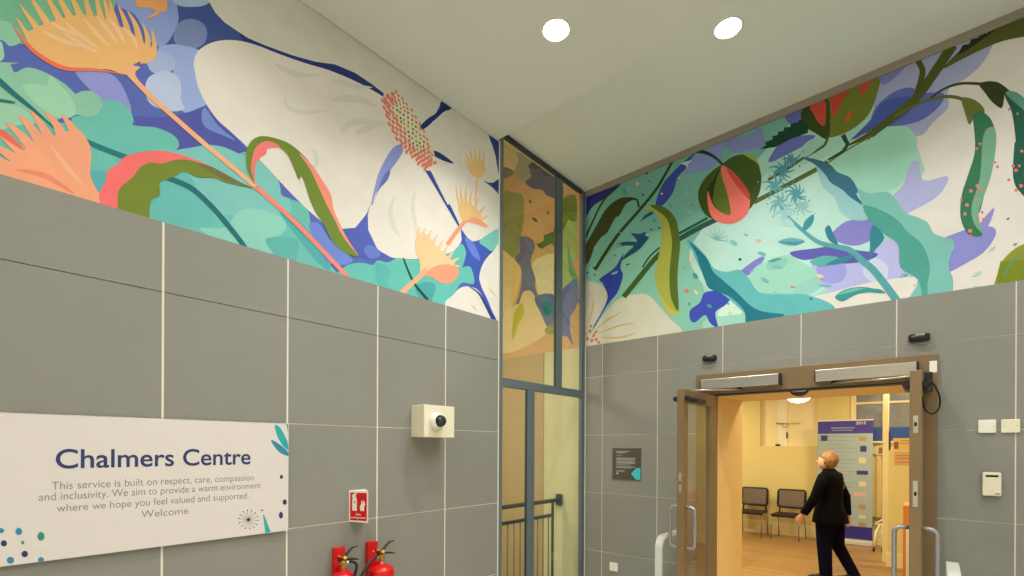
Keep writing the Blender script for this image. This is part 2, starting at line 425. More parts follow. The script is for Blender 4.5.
# soft grey brush marks on the petals
for sp, w in (('C 370,250 420,280 480,300 555,302', 3.5), ('C 600,320 650,330 700,345 770,350', 3), ('C 600,400 650,395 720,400 790,430', 4), ('C 640,540 670,500 720,485 800,490', 4), ('C 420,380 430,430 500,450 600,440', 2.5),
              ('E 600,320 640,310 690,300 740,310', 3), ('E 560,220 600,230 660,230 720,250', 3), ('E 460,60 470,110 480,160 490,200', 3), ('E 420,20 430,80 420,120 430,160', 3), ('D 700,60 730,40 780,20 840,10', 4), ('F 220,60 200,120 210,180 240,230', 3), ('F 300,40 290,110 300,170 310,230', 2.5), ('D 520,120 540,130 545,170 530,200', 3)):
    L.lineT((209, 208, 194), sp, w * 1.7)
L.p((134, 146, 206), 'E 402,338 412,362 392,400 355,450 325,500 300,540 290,580 285,570 298,510 315,450 345,390 372,352')
L.p((96, 112, 180), 'E 330,470 360,440 350,480 315,520 292,576')
L.p((52, 72, 142), 'E 492,430 520,442 545,490 570,540 590,580 F 440,100 482,190 474,188 430,115 380,30 350,-20')
L.p((36, 54, 116), 'E 525,362 560,372 615,414 570,402 535,382')
L.p((34, 52, 112), 'E 480,266 510,235 545,212 560,190 563,170 606,192 580,205 545,232 515,262 490,278', False)
# flower centre
L.p((226, 212, 186), 'E 335,132 372,132 420,185 470,255 510,310 538,380 536,430 505,442 470,410 430,378 400,330 365,290 335,220')
rd = random.Random(3); A1 = (352, 138); A2 = (522, 430)
ax = Vector((A2[0] - A1[0], A2[1] - A1[1])); Ln = ax.length; ax.normalize(); nx = Vector((-ax.y, ax.x)); ang = math.atan2(ax.y, ax.x)
cor = []; ora = []; gre = []; dgr = []
for i in range(21):
    t = (i + .5) / 21; hw = max(26, 56 * math.sin(PI * min(1, .12 + t * .85)) ** .6)
    for j in range(7):
        s = -1 + (j + .5 * (i % 2)) / 3.1
        if abs(s) > 1.02: continue
        q = Vector(A1) + ax * (t * Ln + rd.uniform(-3, 3)) + nx * (s * hw + rd.uniform(-2.5, 2.5))
        bow = 6 * math.sin(PI * t); q += nx * bow
        g = -.75 < s < .15 and .12 < t < .78
        if g: (dgr if rd.random() < .5 else gre).append((q.x, q.y, 6, 4, ang + .3))
        elif s < -.4: ora.append((q.x, q.y, 8, 4, ang))
        else: cor.append((q.x, q.y, 11.5 if t < .6 else 9, 5 if t < .6 else 6, ang if t < .55 else ang + .9))
L.dots((222, 120, 104), cor, 'E'); L.dots((214, 130, 80), ora, 'E'); L.dots((150, 160, 50), gre, 'E'); L.dots((84, 122, 64), dgr, 'E')
# blue, teal and petals at the right end
L.p((78, 94, 178), 'D 640,436 700,432 750,370 752,440 790,520 840,548 760,560 700,545', True)
L.p((106, 132, 208), 'D 515,425 550,412 580,450 600,480 650,520 690,560 660,580 600,575 570,540')
L.p((100, 120, 200), 'D 735,520 755,500 790,515 800,545 760,555')
L.p((62, 88, 176), 'F 482,190 500,225 530,247 570,242 600,270 640,240 640,570 600,560 555,440 520,430 490,300', True)
L.p((98, 126, 206), 'F 498,232 530,250 552,290 558,322 525,296')
L.p((112, 192, 176), 'F 556,246 600,212 645,195 645,270 610,286 580,268')
L.p((94, 186, 172), 'F -60,420 0,362 40,336 92,332 130,340 150,322 190,330 232,312 262,318 330,318 400,303 455,283 486,256 503,290 495,330 490,350 518,346 534,385 532,418 490,410 462,445 430,520 300,620 Z 380,330 320,310', False)
L.p((84, 176, 164), 'F 150,330 200,360 190,420 240,470 160,440 140,380')
L.p((70, 160, 160), 'F 330,410 380,420 370,470 350,520 300,440')
L.p(WHT, 'F 645,272 612,286 575,328 556,385 566,430 590,480 618,545 660,590', False)
L.p(WHT, 'F 420,505 450,462 480,432 515,427 552,442 580,488 602,545 620,620 500,620', False)
L.line((40, 60, 130), 'F 518,428 555,455 585,505 612,556', .8, 4)
L.lineT((214, 180, 110), 'F 590,425 605,445 630,470', 1.2)
L.lineT((214, 180, 110), 'F 520,500 535,510 545,525', 1.2)
# teal stems
L.line(DTE, 'A -160,200 -40,295 60,380 140,445 236,532', 9, 1)
L.line(DTE, 'A -60,398 0,403 60,412', 5, 2)
L.line((30, 118, 120), 'B 340,85 420,118 510,152', 5)
L.line((26, 108, 112), 'B 670,232 760,270 840,340 910,420 975,505 1010,570', 5)
L.line((20, 78, 62), 'F 252,312 270,360 300,420 350,480', 1.6, 3)
# big feathered seed heads
def brush(M, body, col, spikes, w=5):
    M.p(col, body)
    for sp in spikes:
        a = pts(sp); P = smooth(a, False, 5); n = len(P); A = []; B = []
        for i, q in enumerate(P):
            u = P[max(i - 1, 0)]; v = P[min(i + 1, n - 1)]; dx, dy = v[0] - u[0], v[1] - u[1]; Lh = math.hypot(dx, dy) or 1
            ww = w * (1 - i / (n - 1)) ** .8 / 2
            A.append((q[0] - dy / Lh * ww, q[1] + dx / Lh * ww)); B.append((q[0] + dy / Lh * ww, q[1] - dx / Lh * ww))
        M.wall(M.tow(A + B[::-1]), col)
ORA = (232, 178, 106)
brush(L, 'A 500,300 440,280 350,276 270,272 200,240 140,200 105,160 110,130 200,90 330,60 450,90 540,150 600,200 570,240 530,262', ORA,
      ['A 150,180 110,140 62,66', 'A 180,160 130,90 75,15', 'A 220,140 160,50 110,-30', 'A 260,120 210,30 165,-50', 'A 300,110 250,20 205,-70', 'A 340,110 300,20 265,-60', 'A 380,120 350,30 325,-60', 'A 420,130 395,40 375,-50', 'A 450,150 430,50 405,-40',
       'A 480,170 455,70 430,-20', 'A 520,180 500,90 470,20', 'A 560,190 545,110 508,42', 'A 580,230 590,160 568,88', 'A 570,245 615,190 606,112', 'A 560,240 610,230 625,180'], 9)
for sp in ('A 160,120 240,160 330,190', 'A 200,90 280,130 350,150', 'A 260,90 330,150 400,200', 'A 330,70 380,130 440,190', 'A 380,60 430,120 470,180', 'A 430,70 470,120 500,180', 'A 250,130 330,180 400,215', 'A 490,110 530,150 550,200'):
    L.lineT((236, 194, 140), sp, 4)
L.lineT((232, 112, 76), 'A 46,92 90,160 160,225 260,275 380,280 500,300', 4)
L.line(PEA, 'A 505,285 600,385 650,430 810,570 D 150,140 300,265', 5, 4.4)
L.line((234, 130, 108), 'D 300,265 450,400 615,570 680,640', 4.6, 4)
L.p(PEA, 'A 500,270 560,270 540,300 600,385 570,360', False)
brush(L, 'A 520,-60 560,-20 640,-30 670,20 650,50 590,30 540,10', (232, 160, 96), ['A 640,30 620,60 580,76', 'A 600,20 560,25 540,20'], 6)
PE2 = (236, 158, 118)
brush(L, 'B 430,360 385,280 360,215 365,140 350,85 310,40 240,55 180,80 130,110 95,150 60,195 -20,235 -160,300 0,380 200,460', PE2,
      ['B 310,80 285,30 245,-22', 'B 260,100 225,20 178,-32', 'B 215,110 170,30 120,-40', 'B 180,120 120,30 72,-18', 'B 150,140 80,60 20,8', 'B 120,160 40,90 -30,30', 'B 110,190 20,130 -50,90', 'B 90,220 0,165 -60,135', 'B 340,120 300,50 262,-5', 'B 60,240 0,200 -60,180'], 13)
L.lineT((228, 98, 78), 'B -60,20 20,62 95,122', 6)
L.lineT((240, 176, 132), 'B 200,100 260,180 330,260', 4)
L.lineT((228, 132, 96), 'B 60,200 180,225 300,300', 5)
# coral and olive leaves
L.p((238, 106, 104), 'B 395,300 420,250 428,206 468,180 500,148 560,130 650,125 740,145 850,190 950,245 1015,277 880,240 760,200 600,190 540,260 500,350 480,420 420,380')
L.p(OLI, 'B 470,352 475,280 530,230 560,190 600,172 650,175 700,160 760,162 850,192 950,245 1012,274 900,250 862,232 790,230 740,206 700,225 640,252 638,300 602,325 597,390 600,440 470,420')
L.p((112, 106, 64), 'B 790,176 850,190 950,245 1012,275 900,240 830,205')
L.p((108, 132, 44), 'D 297,258 270,205 262,140 280,90 320,66 380,74 440,98 500,150 540,208 580,285 610,355 640,430 680,498 714,546 660,532 612,490 575,420 540,368 515,310 500,260 484,226 474,240 455,195 430,142 390,106 340,90 305,108 288,150 286,200')
L.p((238, 118, 112), 'D 298,255 284,200 288,150 305,108 340,86 372,90 398,108 352,114 342,138 322,152 300,185')
L.p((240, 140, 112), 'D 476,134 530,185 570,245 602,300 614,360 640,420 670,478 714,546 650,465 618,400 588,345 560,285 520,200')
# small seed heads on the white petals
S1 = (226, 186, 122)
brush(L, 'E 690,460 680,430 700,405 730,405 742,440 718,472', S1, ['E 690,440 672,400 660,372', 'E 695,430 684,390 680,356', 'E 705,425 700,385 700,352', 'E 716,425 716,385 720,352', 'E 728,430 732,395 736,362', 'E 690,455 670,425 658,395'], 3.4)
L.line(S1, 'E 708,465 704,520 698,570 F 540,88', 1.6)
brush(L, 'F 490,165 472,120 480,90 510,90 550,120 570,160 560,180 520,170', S1, ['F 485,120 468,70 462,15', 'F 495,110 482,60 482,20', 'F 505,105 500,60 505,18', 'F 520,110 520,70 530,36', 'F 535,120 545,90 558,64', 'F 550,140 570,115 582,100', 'F 560,160 580,150 594,140', 'F 555,170 575,175 596,186'], 3.4)
L.lineT((236, 150, 110), 'F 495,172 530,160 560,172 588,192', 5)
L.line((228, 150, 112), 'F 500,165 470,200 428,260', 3.5, 4.5)
brush(L, 'F 320,370 318,330 300,270 308,220 340,215 380,260 420,300 455,330 440,350 390,345 345,372', (232, 192, 140),
      ['F 312,240 312,210 318,184', 'F 325,240 332,210 342,192', 'F 345,250 355,220 368,196', 'F 365,270 376,240 390,214', 'F 385,290 400,260 412,232', 'F 405,310 420,280 432,258', 'F 425,325 442,300 456,280', 'F 440,340 460,320 476,312', 'F 445,350 465,345 480,345'], 4)
L.p((238, 150, 114), 'F 338,378 380,345 430,338 468,350 470,385 440,412 405,412 370,392')
L.line((236, 168, 124), 'F 345,355 320,385 290,410 235,462', 4.5, 5)
L.done('wall_mural', 'floral mural of a huge white blossom and orange seed heads above the left wall cladding')

# ---------------- right mural
R = Mural('R', (XL, Z_MB, XW), lambda x: zceil(x) - .055, YR + .006, (156, 206, 190))
GRN = (112, 176, 160)
R.p(GRN, 'Z 570,180 700,130 790,90 800,110 740,180 700,240 690,340 570,360')
R.p((128, 192, 168), 'Z 570,300 600,260 660,230 690,250 700,340 570,400')
R.p((176, 216, 202), 'Z 690,250 720,210 765,175 800,165 860,150 900,170 905,200 860,260 800,300 730,300 700,280')
R.p((218, 213, 202), 'Z 872,70 960,30 1060,-40 1060,320 930,320 890,330 800,330 850,270 900,260 905,210 925,170 905,110', True)
R.p((160, 168, 202), 'I 400,330 500,285 740,178 900,140 885,210 850,262 790,315 720,360 720,430 660,490 600,545 480,500 420,420')
R.p((122, 132, 192), 'I 440,280 560,240 520,300 460,340')
R.p((92, 106, 182), 'I 330,560 400,500 430,430 500,370 570,350 610,372 700,372 690,420 620,478 540,502 440,520')
R.p((70, 88, 166), 'I 340,555 410,480 460,410 530,388 580,392 572,440 510,490 430,520')
R.p((150, 208, 184), 'J 230,180 330,90 420,40 500,25 560,30 597,80 582,150 570,185 540,250 500,300 400,292 330,270')
R.p((178, 216, 188), 'J 420,300 480,288 540,250 575,210 560,260 510,305')
R.p((168, 172, 214), 'J 500,310 540,262 568,180 602,168 622,242 720,226 684,300 600,352 540,372')
R.p((134, 136, 202), 'J 560,520 680,480 780,442 850,424 905,432 907,470 862,530 790,575 700,620 600,640')
R.p((136, 138, 200), 'J 845,420 905,350 880,425')
R.p((176, 178, 222), 'K 170,150 250,132 380,160 440,105 520,72 545,180 625,232 520,242 440,300 300,305 255,290 200,240')
R.p((152, 154, 218), 'K 190,230 200,180 240,150 290,155 315,195 300,240 250,255')
R.p((196, 204, 226), 'K 400,160 440,155 480,190 470,240 420,250 380,210')
R.p((218, 214, 202), 'K 150,320 250,292 400,252 590,228 645,272 640,400 100,420')
R.p((128, 126, 196), 'J 255,460 290,420 335,400 420,400 450,440 430,470 360,502 290,492')
R.p((92, 90, 172), 'J 88,530 200,512 280,500 350,520 440,535 390,565 290,574 K 230,150 140,160', False)
R.p((44, 50, 130), 'G 40,300 200,248 160,300 92,345 60,400 30,440')
R.p((132, 146, 204), 'G 500,150 560,110 610,92 600,165 530,205 455,212')
R.p((58, 74, 164), 'G 510,122 480,160 462,195 430,232 412,290 370,342 342,340 368,262 420,200 470,155')
R.p((128, 138, 196), 'G 600,60 700,70 760,30 780,100 720,120 650,130')
R.p((150, 206, 184), 'H 530,430 600,350 640,305 680,330 692,372 720,440')
R.p((198, 226, 206), 'H 590,380 640,310 680,332 690,372 640,380')
R.p((48, 66, 166), 'H 118,236 180,190 214,132 202,190 212,222 190,290 150,340 95,432 98,400 145,310 132,255')
R.p((58, 76, 176), 'H 540,290 600,284 642,310 620,342 582,370 592,430 560,412 540,380 500,410 480,396 482,360 520,330')
R.p((122, 120, 196), 'H 660,225 740,160 778,150 752,192 702,226')
R.p((96, 104, 182), 'I 70,460 150,425 145,480 95,500')
R.p((100, 106, 182), 'M 515,410 545,350 600,310 700,302 660,340 600,372')
R.p((150, 206, 184), 'H 700,250 740,190 800,160 870,140 930,170 990,210 960,260 880,300 770,290 720,240')
R.p((130, 196, 178), 'K 0,170 40,150 80,160 60,190 0,200')
R.p((142, 200, 184), 'K 130,250 200,230 210,270 160,300 100,290')
# white flower in the corner
R.p((200, 198, 178), 'H 20,250 60,243 105,252 140,275 150,312 130,362 92,430 60,500 20,500')
R.p((204, 202, 180), 'H 60,490 95,440 135,378 190,320 258,298 312,300 362,350 405,400 450,452 400,560 60,560')
for sp in ('H 100,440 150,400 210,365', 'H 110,455 190,425 265,412', 'H 75,420 90,360 95,310', 'H 60,420 62,350 58,300', 'H 120,470 200,470 270,450'):
    R.lineT((196, 168, 104), sp, 1.6)
R.dots((206, 110, 90), [(62, 455, 6, 8, 0), (80, 445, 6, 8, .3), (95, 462, 6, 9, .6), (70, 475, 6, 8, 0), (88, 482, 7, 8, 0), (105, 478, 6, 8, .8), (60, 430, 5, 7, 0), (84, 425, 5, 8, .4), (104, 448, 5, 8, .8), (115, 490, 6, 6, 0)], 'H')
# stems
DG = (46, 66, 32)
R.line(DG, 'G 410,165 380,220 340,285 270,370 200,450 150,520 100,600', 2.4, 3.4)
R.line(DG, 'G 280,205 200,250 130,330 90,410 50,500', 1.4, 2.2)
R.line((62, 92, 36), 'H 410,95 355,140 310,190 270,240 215,308', 5, 5)
R.line((40, 70, 44), 'G 360,510 320,545 290,590', 1.6)
R.line((44, 88, 52), 'G 550,392 500,420 435,455', 2.6); R.line((40, 88, 76), 'G 600,392 520,430 435,478', 5)
R.line((80, 98, 48), 'G 735,330 860,265 985,198 1030,168', 4.4)
R.line((80, 88, 34), 'J 225,176 320,112 420,55 I 400,545 500,470 590,395 660,300 740,180', 5, 10)
R.line((110, 120, 60), 'J 240,172 320,118 420,62 I 400,550', 1.5)
R.line((76, 84, 34), 'I 595,238 618,280 610,330 596,372', 6, 6)
R.p((86, 90, 36), 'I 700,275 760,210 820,165 930,108 1024,60 1100,20 1100,140 1024,148 940,165 860,197 780,236')
R.p((36, 48, 28), 'I 755,222 780,180 805,178 812,158 840,152 850,136 876,134 890,118 925,108 870,150 800,200', True)
R.line((60, 66, 32), 'I 645,398 700,358 770,335 850,336', 2, 3)
R.p((54, 60, 30), 'I 845,334 915,328 972,370 948,374 936,432 900,412 868,372')
R.line((96, 104, 44), 'I 500,470 600,415 700,388 760,392 800,410', 2.4, 4)
R.p((104, 116, 50), 'I 775,392 830,402 866,440 852,474 830,460 806,500 788,452')
# hanging catkins
R.p((50, 116, 82), 'I 815,462 850,446 890,475 910,530 910,576 J 912,100 895,210 868,290 850,360 832,400 855,450 848,466 800,456 770,390 775,300 800,220 828,120 820,0')
R.p((112, 168, 136), 'J 862,60 905,30 912,100 893,220 862,310 842,380 857,450 822,410 815,340 848,230')
R.dots((216, 116, 104), [(848, 96, 7, 6, 0), (835, 115, 6, 6, 0), (880, 40, 6, 5, 0), (872, 140, 5, 5, 0), (908, 170, 5, 5, 0), (918, 188, 6, 6, 0), (838, 264, 8, 8, 0), (850, 282, 7, 7, 0), (812, 284, 8, 7, 0), (772, 320, 6, 6, 0), (796, 340, 8, 7, 0), (832, 315, 7, 6, 0), (788, 376, 7, 7, 0), (856, 370, 6, 6, 0), (840, 396, 6, 6, 0), (864, 398, 8, 7, 0), (808, 444, 9, 8, 0), (812, 464, 6, 5, 0)], 'J')
R.p((28, 92, 74), 'I 945,374 990,368 1030,400 1060,440 J 1060,300 1005,285 980,225 985,100 I 990,560 975,450')
R.p((90, 150, 130), 'I 950,374 990,368 1040,410 1060,470 1010,430')
R.dots((216, 110, 100), [(965, 438, 5, 6, 0), (998, 456, 5, 5, 0)], 'I')
R.dots((216, 110, 100), [(1015, 125, 7, 6, 0), (980, 184, 7, 6, 0), (1005, 184, 6, 6, 0), (992, 202, 8, 7, 0), (963, 240, 7, 6, 0), (1012, 264, 8, 8, 0), (992, 282, 7, 6, 0), (1030, 220, 7, 7, 0)], 'J')
# buds
R.p((62, 84, 26), 'G 606,178 650,148 700,138 742,155 763,210 765,250 755,300 715,362 650,402 590,402 545,382 520,340 513,290 535,240 575,200')
R.p((92, 112, 36), 'G 560,260 585,210 606,180 612,240 632,300 640,378 600,365 570,320')
R.p((40, 60, 22), 'G 548,285 570,240 606,180 580,260 570,320')
R.p((232, 112, 100), 'G 608,182 650,208 700,262 720,312 712,372 672,408 622,416 572,394 552,340 552,282 570,335 600,366 640,380 638,330 622,270 608,225')
R.p((206, 70, 56), 'G 625,190 660,215 705,270 720,320 690,290 650,240')
R.line(DG, 'G 505,124 545,132 580,150 610,178', 4, 2.5)
R.p((150, 160, 60), 'G 690,135 740,148 764,200 745,170')
R.p((108, 120, 36), 'I 140,440 200,405 320,350 440,312 438,370 402,460 330,522 240,552 185,530 142,500')
R.p((54, 72, 26), 'I 138,440 235,395 248,470 240,556 185,530 142,500')
R.p((196, 70, 50), 'I 170,424 228,402 228,500 200,488 182,455')
R.p((196, 66, 50), 'I 252,388 322,360 300,400 278,445 262,470')
R.p((196, 66, 50), 'I 368,342 412,326 392,362 375,380')
R.p((200, 84, 44), 'I 335,440 330,470 305,490 315,460')
R.line((80, 94, 36), 'I 240,548 232,570 J 215,110 130,160 80,195 0,240', 2.5)
R.line((36, 72, 52), 'I 300,540 312,565 J 318,95 300,125 240,160', 5, 2)
R.p((150, 200, 180), 'J 130,120 170,80 225,75 215,100 150,150')
R.p((22, 66, 46), 'M 480,358 505,340 500,330 530,318 530,305 552,300 552,288 574,284 578,270 600,268 604,256 630,250 640,238 672,260 672,292 600,318 545,348', True)
# leaves on the left
R.p((62, 66, 26), 'G 45,576 55,520 85,460 110,415 150,350 205,312 262,314 225,335 200,380 180,395 150,450 125,470 100,505 H 100,100 80,160 50,200')
R.line((50, 56, 24), 'G 240,314 268,320 276,350', 2)
R.p((166, 172, 62), 'G 300,352 335,342 385,362 420,410 438,480 H 440,100 430,220 420,310 437,366 405,372 372,330 345,262 342,200 360,120 368,0 G 362,420 345,372')
R.p((86, 108, 30), 'G 320,342 380,350 425,400 440,480 H 440,120 430,230 435,362 405,312 398,220 408,110 G 405,460 385,392')
R.p((198, 176, 72), 'H 345,262 372,318 410,360 437,374 390,372')
# swallow and the small flying leaves
R.p((28, 78, 116), 'G 198,568 222,538 248,512 272,492 262,474 242,452 280,456 306,446 300,462 318,470 302,490 285,512 262,530 232,548', True); R.p((28, 78, 116), 'G 184,497 215,488 245,486 275,488 258,504 225,502 196,508 212,497', True)
R.p((36, 80, 120), 'G 280,410 300,380 330,365 335,375 300,395', True)
R.p((190, 210, 210), 'G 440,175 470,165 490,160 470,180 475,195 460,180', True)
# two rippling teal ribbons
R.p((144, 196, 196), 'J 135,150 185,175 205,230 225,275 268,312 290,368 340,400 400,396 390,340 330,310 280,230')
R.p((54, 112, 134), 'J 132,148 200,160 250,180 280,210 330,232 360,282 355,300 382,342 330,310 298,280 250,250 228,218 190,180')
R.p((116, 184, 172), 'J 358,276 400,293 480,290 520,330 552,372 600,390 640,412 662,452 705,470 740,482 745,530 K 740,120 722,180 740,240 735,300 700,330 560,330 600,240 520,100 J 400,396 380,345')
R.p((72, 156, 142), 'J 382,342 450,360 520,402 560,450 610,490 638,545 K 648,200 638,260 640,330 620,320 600,240 530,190 520,100 470,60 410,10 J 396,385')
R.p((90, 178, 176), 'H 475,82 510,108 548,150 575,192 625,208 680,200 720,240 760,290 850,297 950,300 1060,350 1000,420 800,440 640,320 540,230')
R.p((24, 114, 130), 'H 474,82 502,130 520,185 540,240 560,276 630,302 680,342 700,372 718,420 860,382 770,366 722,342 668,290 610,240 572,205 545,150')
# sprig with pale leaves
ST = (82, 158, 164)
R.line(ST, 'J 40,330 80,385 120,425 200,488 280,508 330,522 380,565 K 430,210 520,330 560,400', 2, 9)
for col, sp in (((96, 168, 172), 'J 40,487 90,472 148,484 110,502 70,500'), ((66, 138, 156), 'J 42,487 100,488 148,486 110,500'), ((56, 142, 156), 'J 142,446 146,408 182,378 178,415'), ((44, 124, 140), 'J 228,440 245,422 262,455 280,498 245,482'),
                ((48, 128, 140), 'K 408,50 425,22 465,70 425,125 404,165 408,110'), ((84, 168, 160), 'K 168,166 220,144 285,152 250,180 200,184'), ((50, 132, 144), 'K 230,180 285,152 350,142 300,172'),
                ((54, 146, 142), 'K 268,308 310,278 380,268 450,284 360,296 300,326'), ((100, 178, 168), 'K 275,300 330,276 390,272 330,290'), ((52, 146, 140), 'K 400,285 440,275 470,292 430,292')):
    R.p(col, sp)
R.p((170, 208, 200), 'J 55,405 80,390 105,420 75,425')
# teal firework blossoms
rd = random.Random(11)
for cx, cy, n, rr, col in ((850, 200, 11, 58, (74, 146, 158)), (885, 160, 8, 42, (70, 142, 154)), (820, 262, 10, 56, (96, 164, 170)), (905, 300, 11, 58, (84, 154, 162)), (840, 330, 10, 54, (112, 176, 178)), (860, 375, 9, 50, (150, 200, 198)), (930, 345, 9, 44, (140, 192, 190))):
    R.k += 1
    for i in range(n):
        a = 2 * PI * i / n + rd.uniform(-.2, .2); q = rr * rd.uniform(.6, 1.1)
        p0 = (570 + cx / 4, 120 + cy / 4); p2 = (p0[0] + math.cos(a) * q / 4, p0[1] + math.sin(a) * q / 4)
        pm = ((p0[0] + p2[0]) / 2 - math.sin(a) * q / 24, (p0[1] + p2[1]) / 2 + math.cos(a) * q / 24)
        R.k += .3; R.line(col, [p0, pm, p2], 3.6, .4, same=True)
        if i % 2: R.p(col, ell((p2[0] + math.cos(a) * 3, p2[1] + math.sin(a) * 3), .9, .9, 8), True, True)
R.k += 1
for i in range(7):
    a = -2.6 + i * .45; p0 = (570 + 585 / 4, 120 + 480 / 4)
    R.line((126, 186, 184), [p0, (p0[0] + math.cos(a) * 6, p0[1] + math.sin(a) * 6), (p0[0] + math.cos(a) * 12, p0[1] + math.sin(a) * 13)], 1.6, .3)
# confetti leaves
conf = [(305, 213, 12, 9, .3, 0), (318, 245, 18, 8, .8, 1), (270, 255, 10, 14, 0, 2), (293, 300, 8, 7, 0, 0), (402, 342, 14, 8, .9, 1), (368, 296, 8, 7, 0, 2), (465, 292, 14, 10, .6, 3), (490, 340, 9, 7, 0, 1), (480, 368, 24, 12, .6, 3), (436, 232, 7, 7, 0, 2),
        (325, 438, 8, 4, 0, 0), (358, 432, 8, 5, 0, 0), (338, 402, 12, 14, 0, 1), (220, 285, 18, 22, .2, 1), (180, 542, 14, 7, -.5, 1), (232, 278, 10, 14, .2, 3), (490, 560, 10, 14, .2, 2), (755, 483, 20, 9, .1, 2), (705, 460, 14, 7, .2, 3), (656, 492, 26, 14, .6, 3), (681, 558, 10, 8, .7, 0), (820, 560, 40, 9, -.2, 1), (200, 450, 12, 5, .4, 1)]
cols = [(30, 84, 84), (80, 158, 158), (236, 172, 146), (120, 188, 182)]
for k in range(4): R.dots(cols[k], [(c[0], c[1], c[2] * .68, c[3] * .62, c[4]) for c in conf if c[5] == k], 'G')
conf = [(232, 178, 12, 5, -.3, 0), (502, 224, 22, 14, .9, 1), (500, 222, 15, 8, .9, 0), (468, 284, 14, 14, .8, 4), (505, 290, 16, 10, .9, 2), (558, 345, 16, 12, .5, 1), (560, 346, 10, 7, .5, 0), (478, 336, 8, 9, 0, 1), (634, 336, 8, 6, 0, 1), (680, 158, 9, 8, .6, 0), (768, 135, 26, 12, .3, 3), (830, 188, 32, 11, .2, 3), (780, 240, 26, 12, .5, 3),
        (892, 268, 14, 6, 0, 4), (1000, 225, 22, 12, .3, 2), (1010, 262, 26, 8, 0, 3), (455, 195, 8, 12, 0, 3), (640, 372, 14, 8, 0, 2), (70, 212, 9, 5, -.2, 0), (95, 190, 9, 5, 0, 0), (100, 220, 6, 6, 0, 0), (485, 160, 12, 14, .3, 2), (180, 212, 22, 8, -.4, 3), (660, 350, 7, 6, 0, 2), (730, 205, 12, 4, 0, 3), (820, 290, 12, 4, 0, 3)]
cols = [(26, 92, 96), (60, 150, 150), (238, 196, 170), (110, 182, 176), (226, 120, 100)]
for k in range(5): R.dots(cols[k], [(c[0], c[1], c[2] * .68, c[3] * .62, c[4]) for c in conf if c[5] == k], 'H')
conf = [(208, 226, 24, 11, .3, 2), (98, 268, 14, 6, .1, 4), (235, 262, 30, 8, .1, 3), (540, 222, 22, 10, -.6, 3), (550, 222, 14, 8, -.6, 1), (587, 262, 8, 4, -.3, 3), (898, 115, 24, 8, -.6, 5), (836, 216, 28, 12, -.5, 5), (988, 98, 14, 6, -.5, 1), (830, 268, 22, 5, 0, 5), (172, 316, 12, 4, .3, 0), (960, -4, 10, 5, -.4, 0)]
cols.append((170, 204, 196))
for k in range(6): R.dots(cols[k], [(c[0], c[1], c[2] * .68, c[3] * .62, c[4]) for c in conf if c[5] == k], 'K')
# olive fruit at the right edge
R.p((134, 142, 36), 'K 918,340 918,215 945,155 1000,108 1060,95 1200,120 1260,220 1240,340', False)
R.p((118, 130, 16), 'K 915,340 918,215 930,165 1060,160 1250,190 1240,340', True)
R.line((90, 146, 96), 'K 945,225 975,170 1040,128', 2.5, 1.5)
# the part of the painting beyond the picture's right edge
R.p((168, 172, 214), 'Z 1060,150 1120,90 1200,60 1260,120 1200,200 1110,210'); R.p(TEA, 'Z 1120,260 1200,200 1320,180 1400,280 1300,360 1150,340')
R.done('wall_mural', 'floral mural of buds, ribbons and teal leaves above the cladding on the door wall')

# ---------------- painting continued behind the glazed screen, warm light tinted into its colours
S = Mural('R', (-4.4, Z_MB, XL - .07), lambda x: 5.8, YR + .006, (222, 172, 112))
S.p((236, 214, 160), 'N 40,40 150,120 190,210 130,280 40,220')
S.p((176, 174, 160), 'N 150,140 260,210 235,270 235,300 200,330 150,310 130,265 155,200')
S.p((96, 92, 132), 'N 200,335 240,300 230,250 300,190 420,290 440,440 340,420 310,384 250,375')
S.p((66, 56, 100), 'N 220,240 270,190 330,240 300,250'); S.p((66, 56, 100), 'N 310,270 390,280 370,300 330,292')
S.p((150, 152, 84), 'N 60,420 120,400 175,410 192,460 190,600 O 190,80 170,180 150,280 60,290')
S.p((130, 118, 90), 'N 50,235 130,265 100,300 50,310')
S.p((120, 116, 150), 'O 165,180 200,168 245,190 262,240 240,300 238,360 272,420 262,480 285,600 Q 180,20 130,60 150,0 O 175,470 172,370 132,310 165,260')
S.p((236, 200, 130), 'O 40,275 120,310 165,360 172,420 150,520 110,620 40,640')
S.p((236, 206, 150), 'O 160,600 185,530 225,515 262,550 290,640 Q 300,90 330,220 60,340 60,100 140,30')
S.p((236, 220, 170), 'O 245,350 300,300 400,300 400,560 340,575 285,545 268,450')
S.p((92, 122, 30), 'O 272,222 320,195 318,160 380,140 385,105 440,100 440,250 390,245 370,215 300,250', True)
S.p((122, 140, 40), 'N 430,450 520,418 530,576 O 520,70 500,90 480,60 440,130 430,60')
S.dots((90, 120, 60), [(232, 458, 8, 16, -.5), (345, 530, 6, 14, -.5)], 'N')
S.dots((84, 116, 40), [(262, 62, 22, 10, .7), (348, 20, 6, 10, 0), (512, 266, 12, 9, 0), (445, 262, 8, 6, 0)], 'O')
S.p((176, 196, 110), 'O 440,150 520,80 535,300 500,330 520,440 440,540')
S.p((120, 170, 110), 'O 470,200 500,330 540,450 520,480 480,380')
S.p((108, 116, 172), 'O 430,520 530,440 545,600 Q 545,0 515,70 490,110 488,190 506,290 470,236 420,205 420,0')
S.p((108, 116, 160), 'Q 262,-20 400,-20 400,215 340,170 305,95')
S.p((40, 130, 140), 'Q 320,10 372,20 372,90 318,100'); S.p((150, 160, 60), 'Q 330,180 390,150 392,215 335,215')
S.p((200, 190, 60), 'Q 120,160 140,60 180,20 190,90 150,170 120,260')
S.done('wall_mural', 'warmly lit stretch of floral mural seen behind the glazed screen')

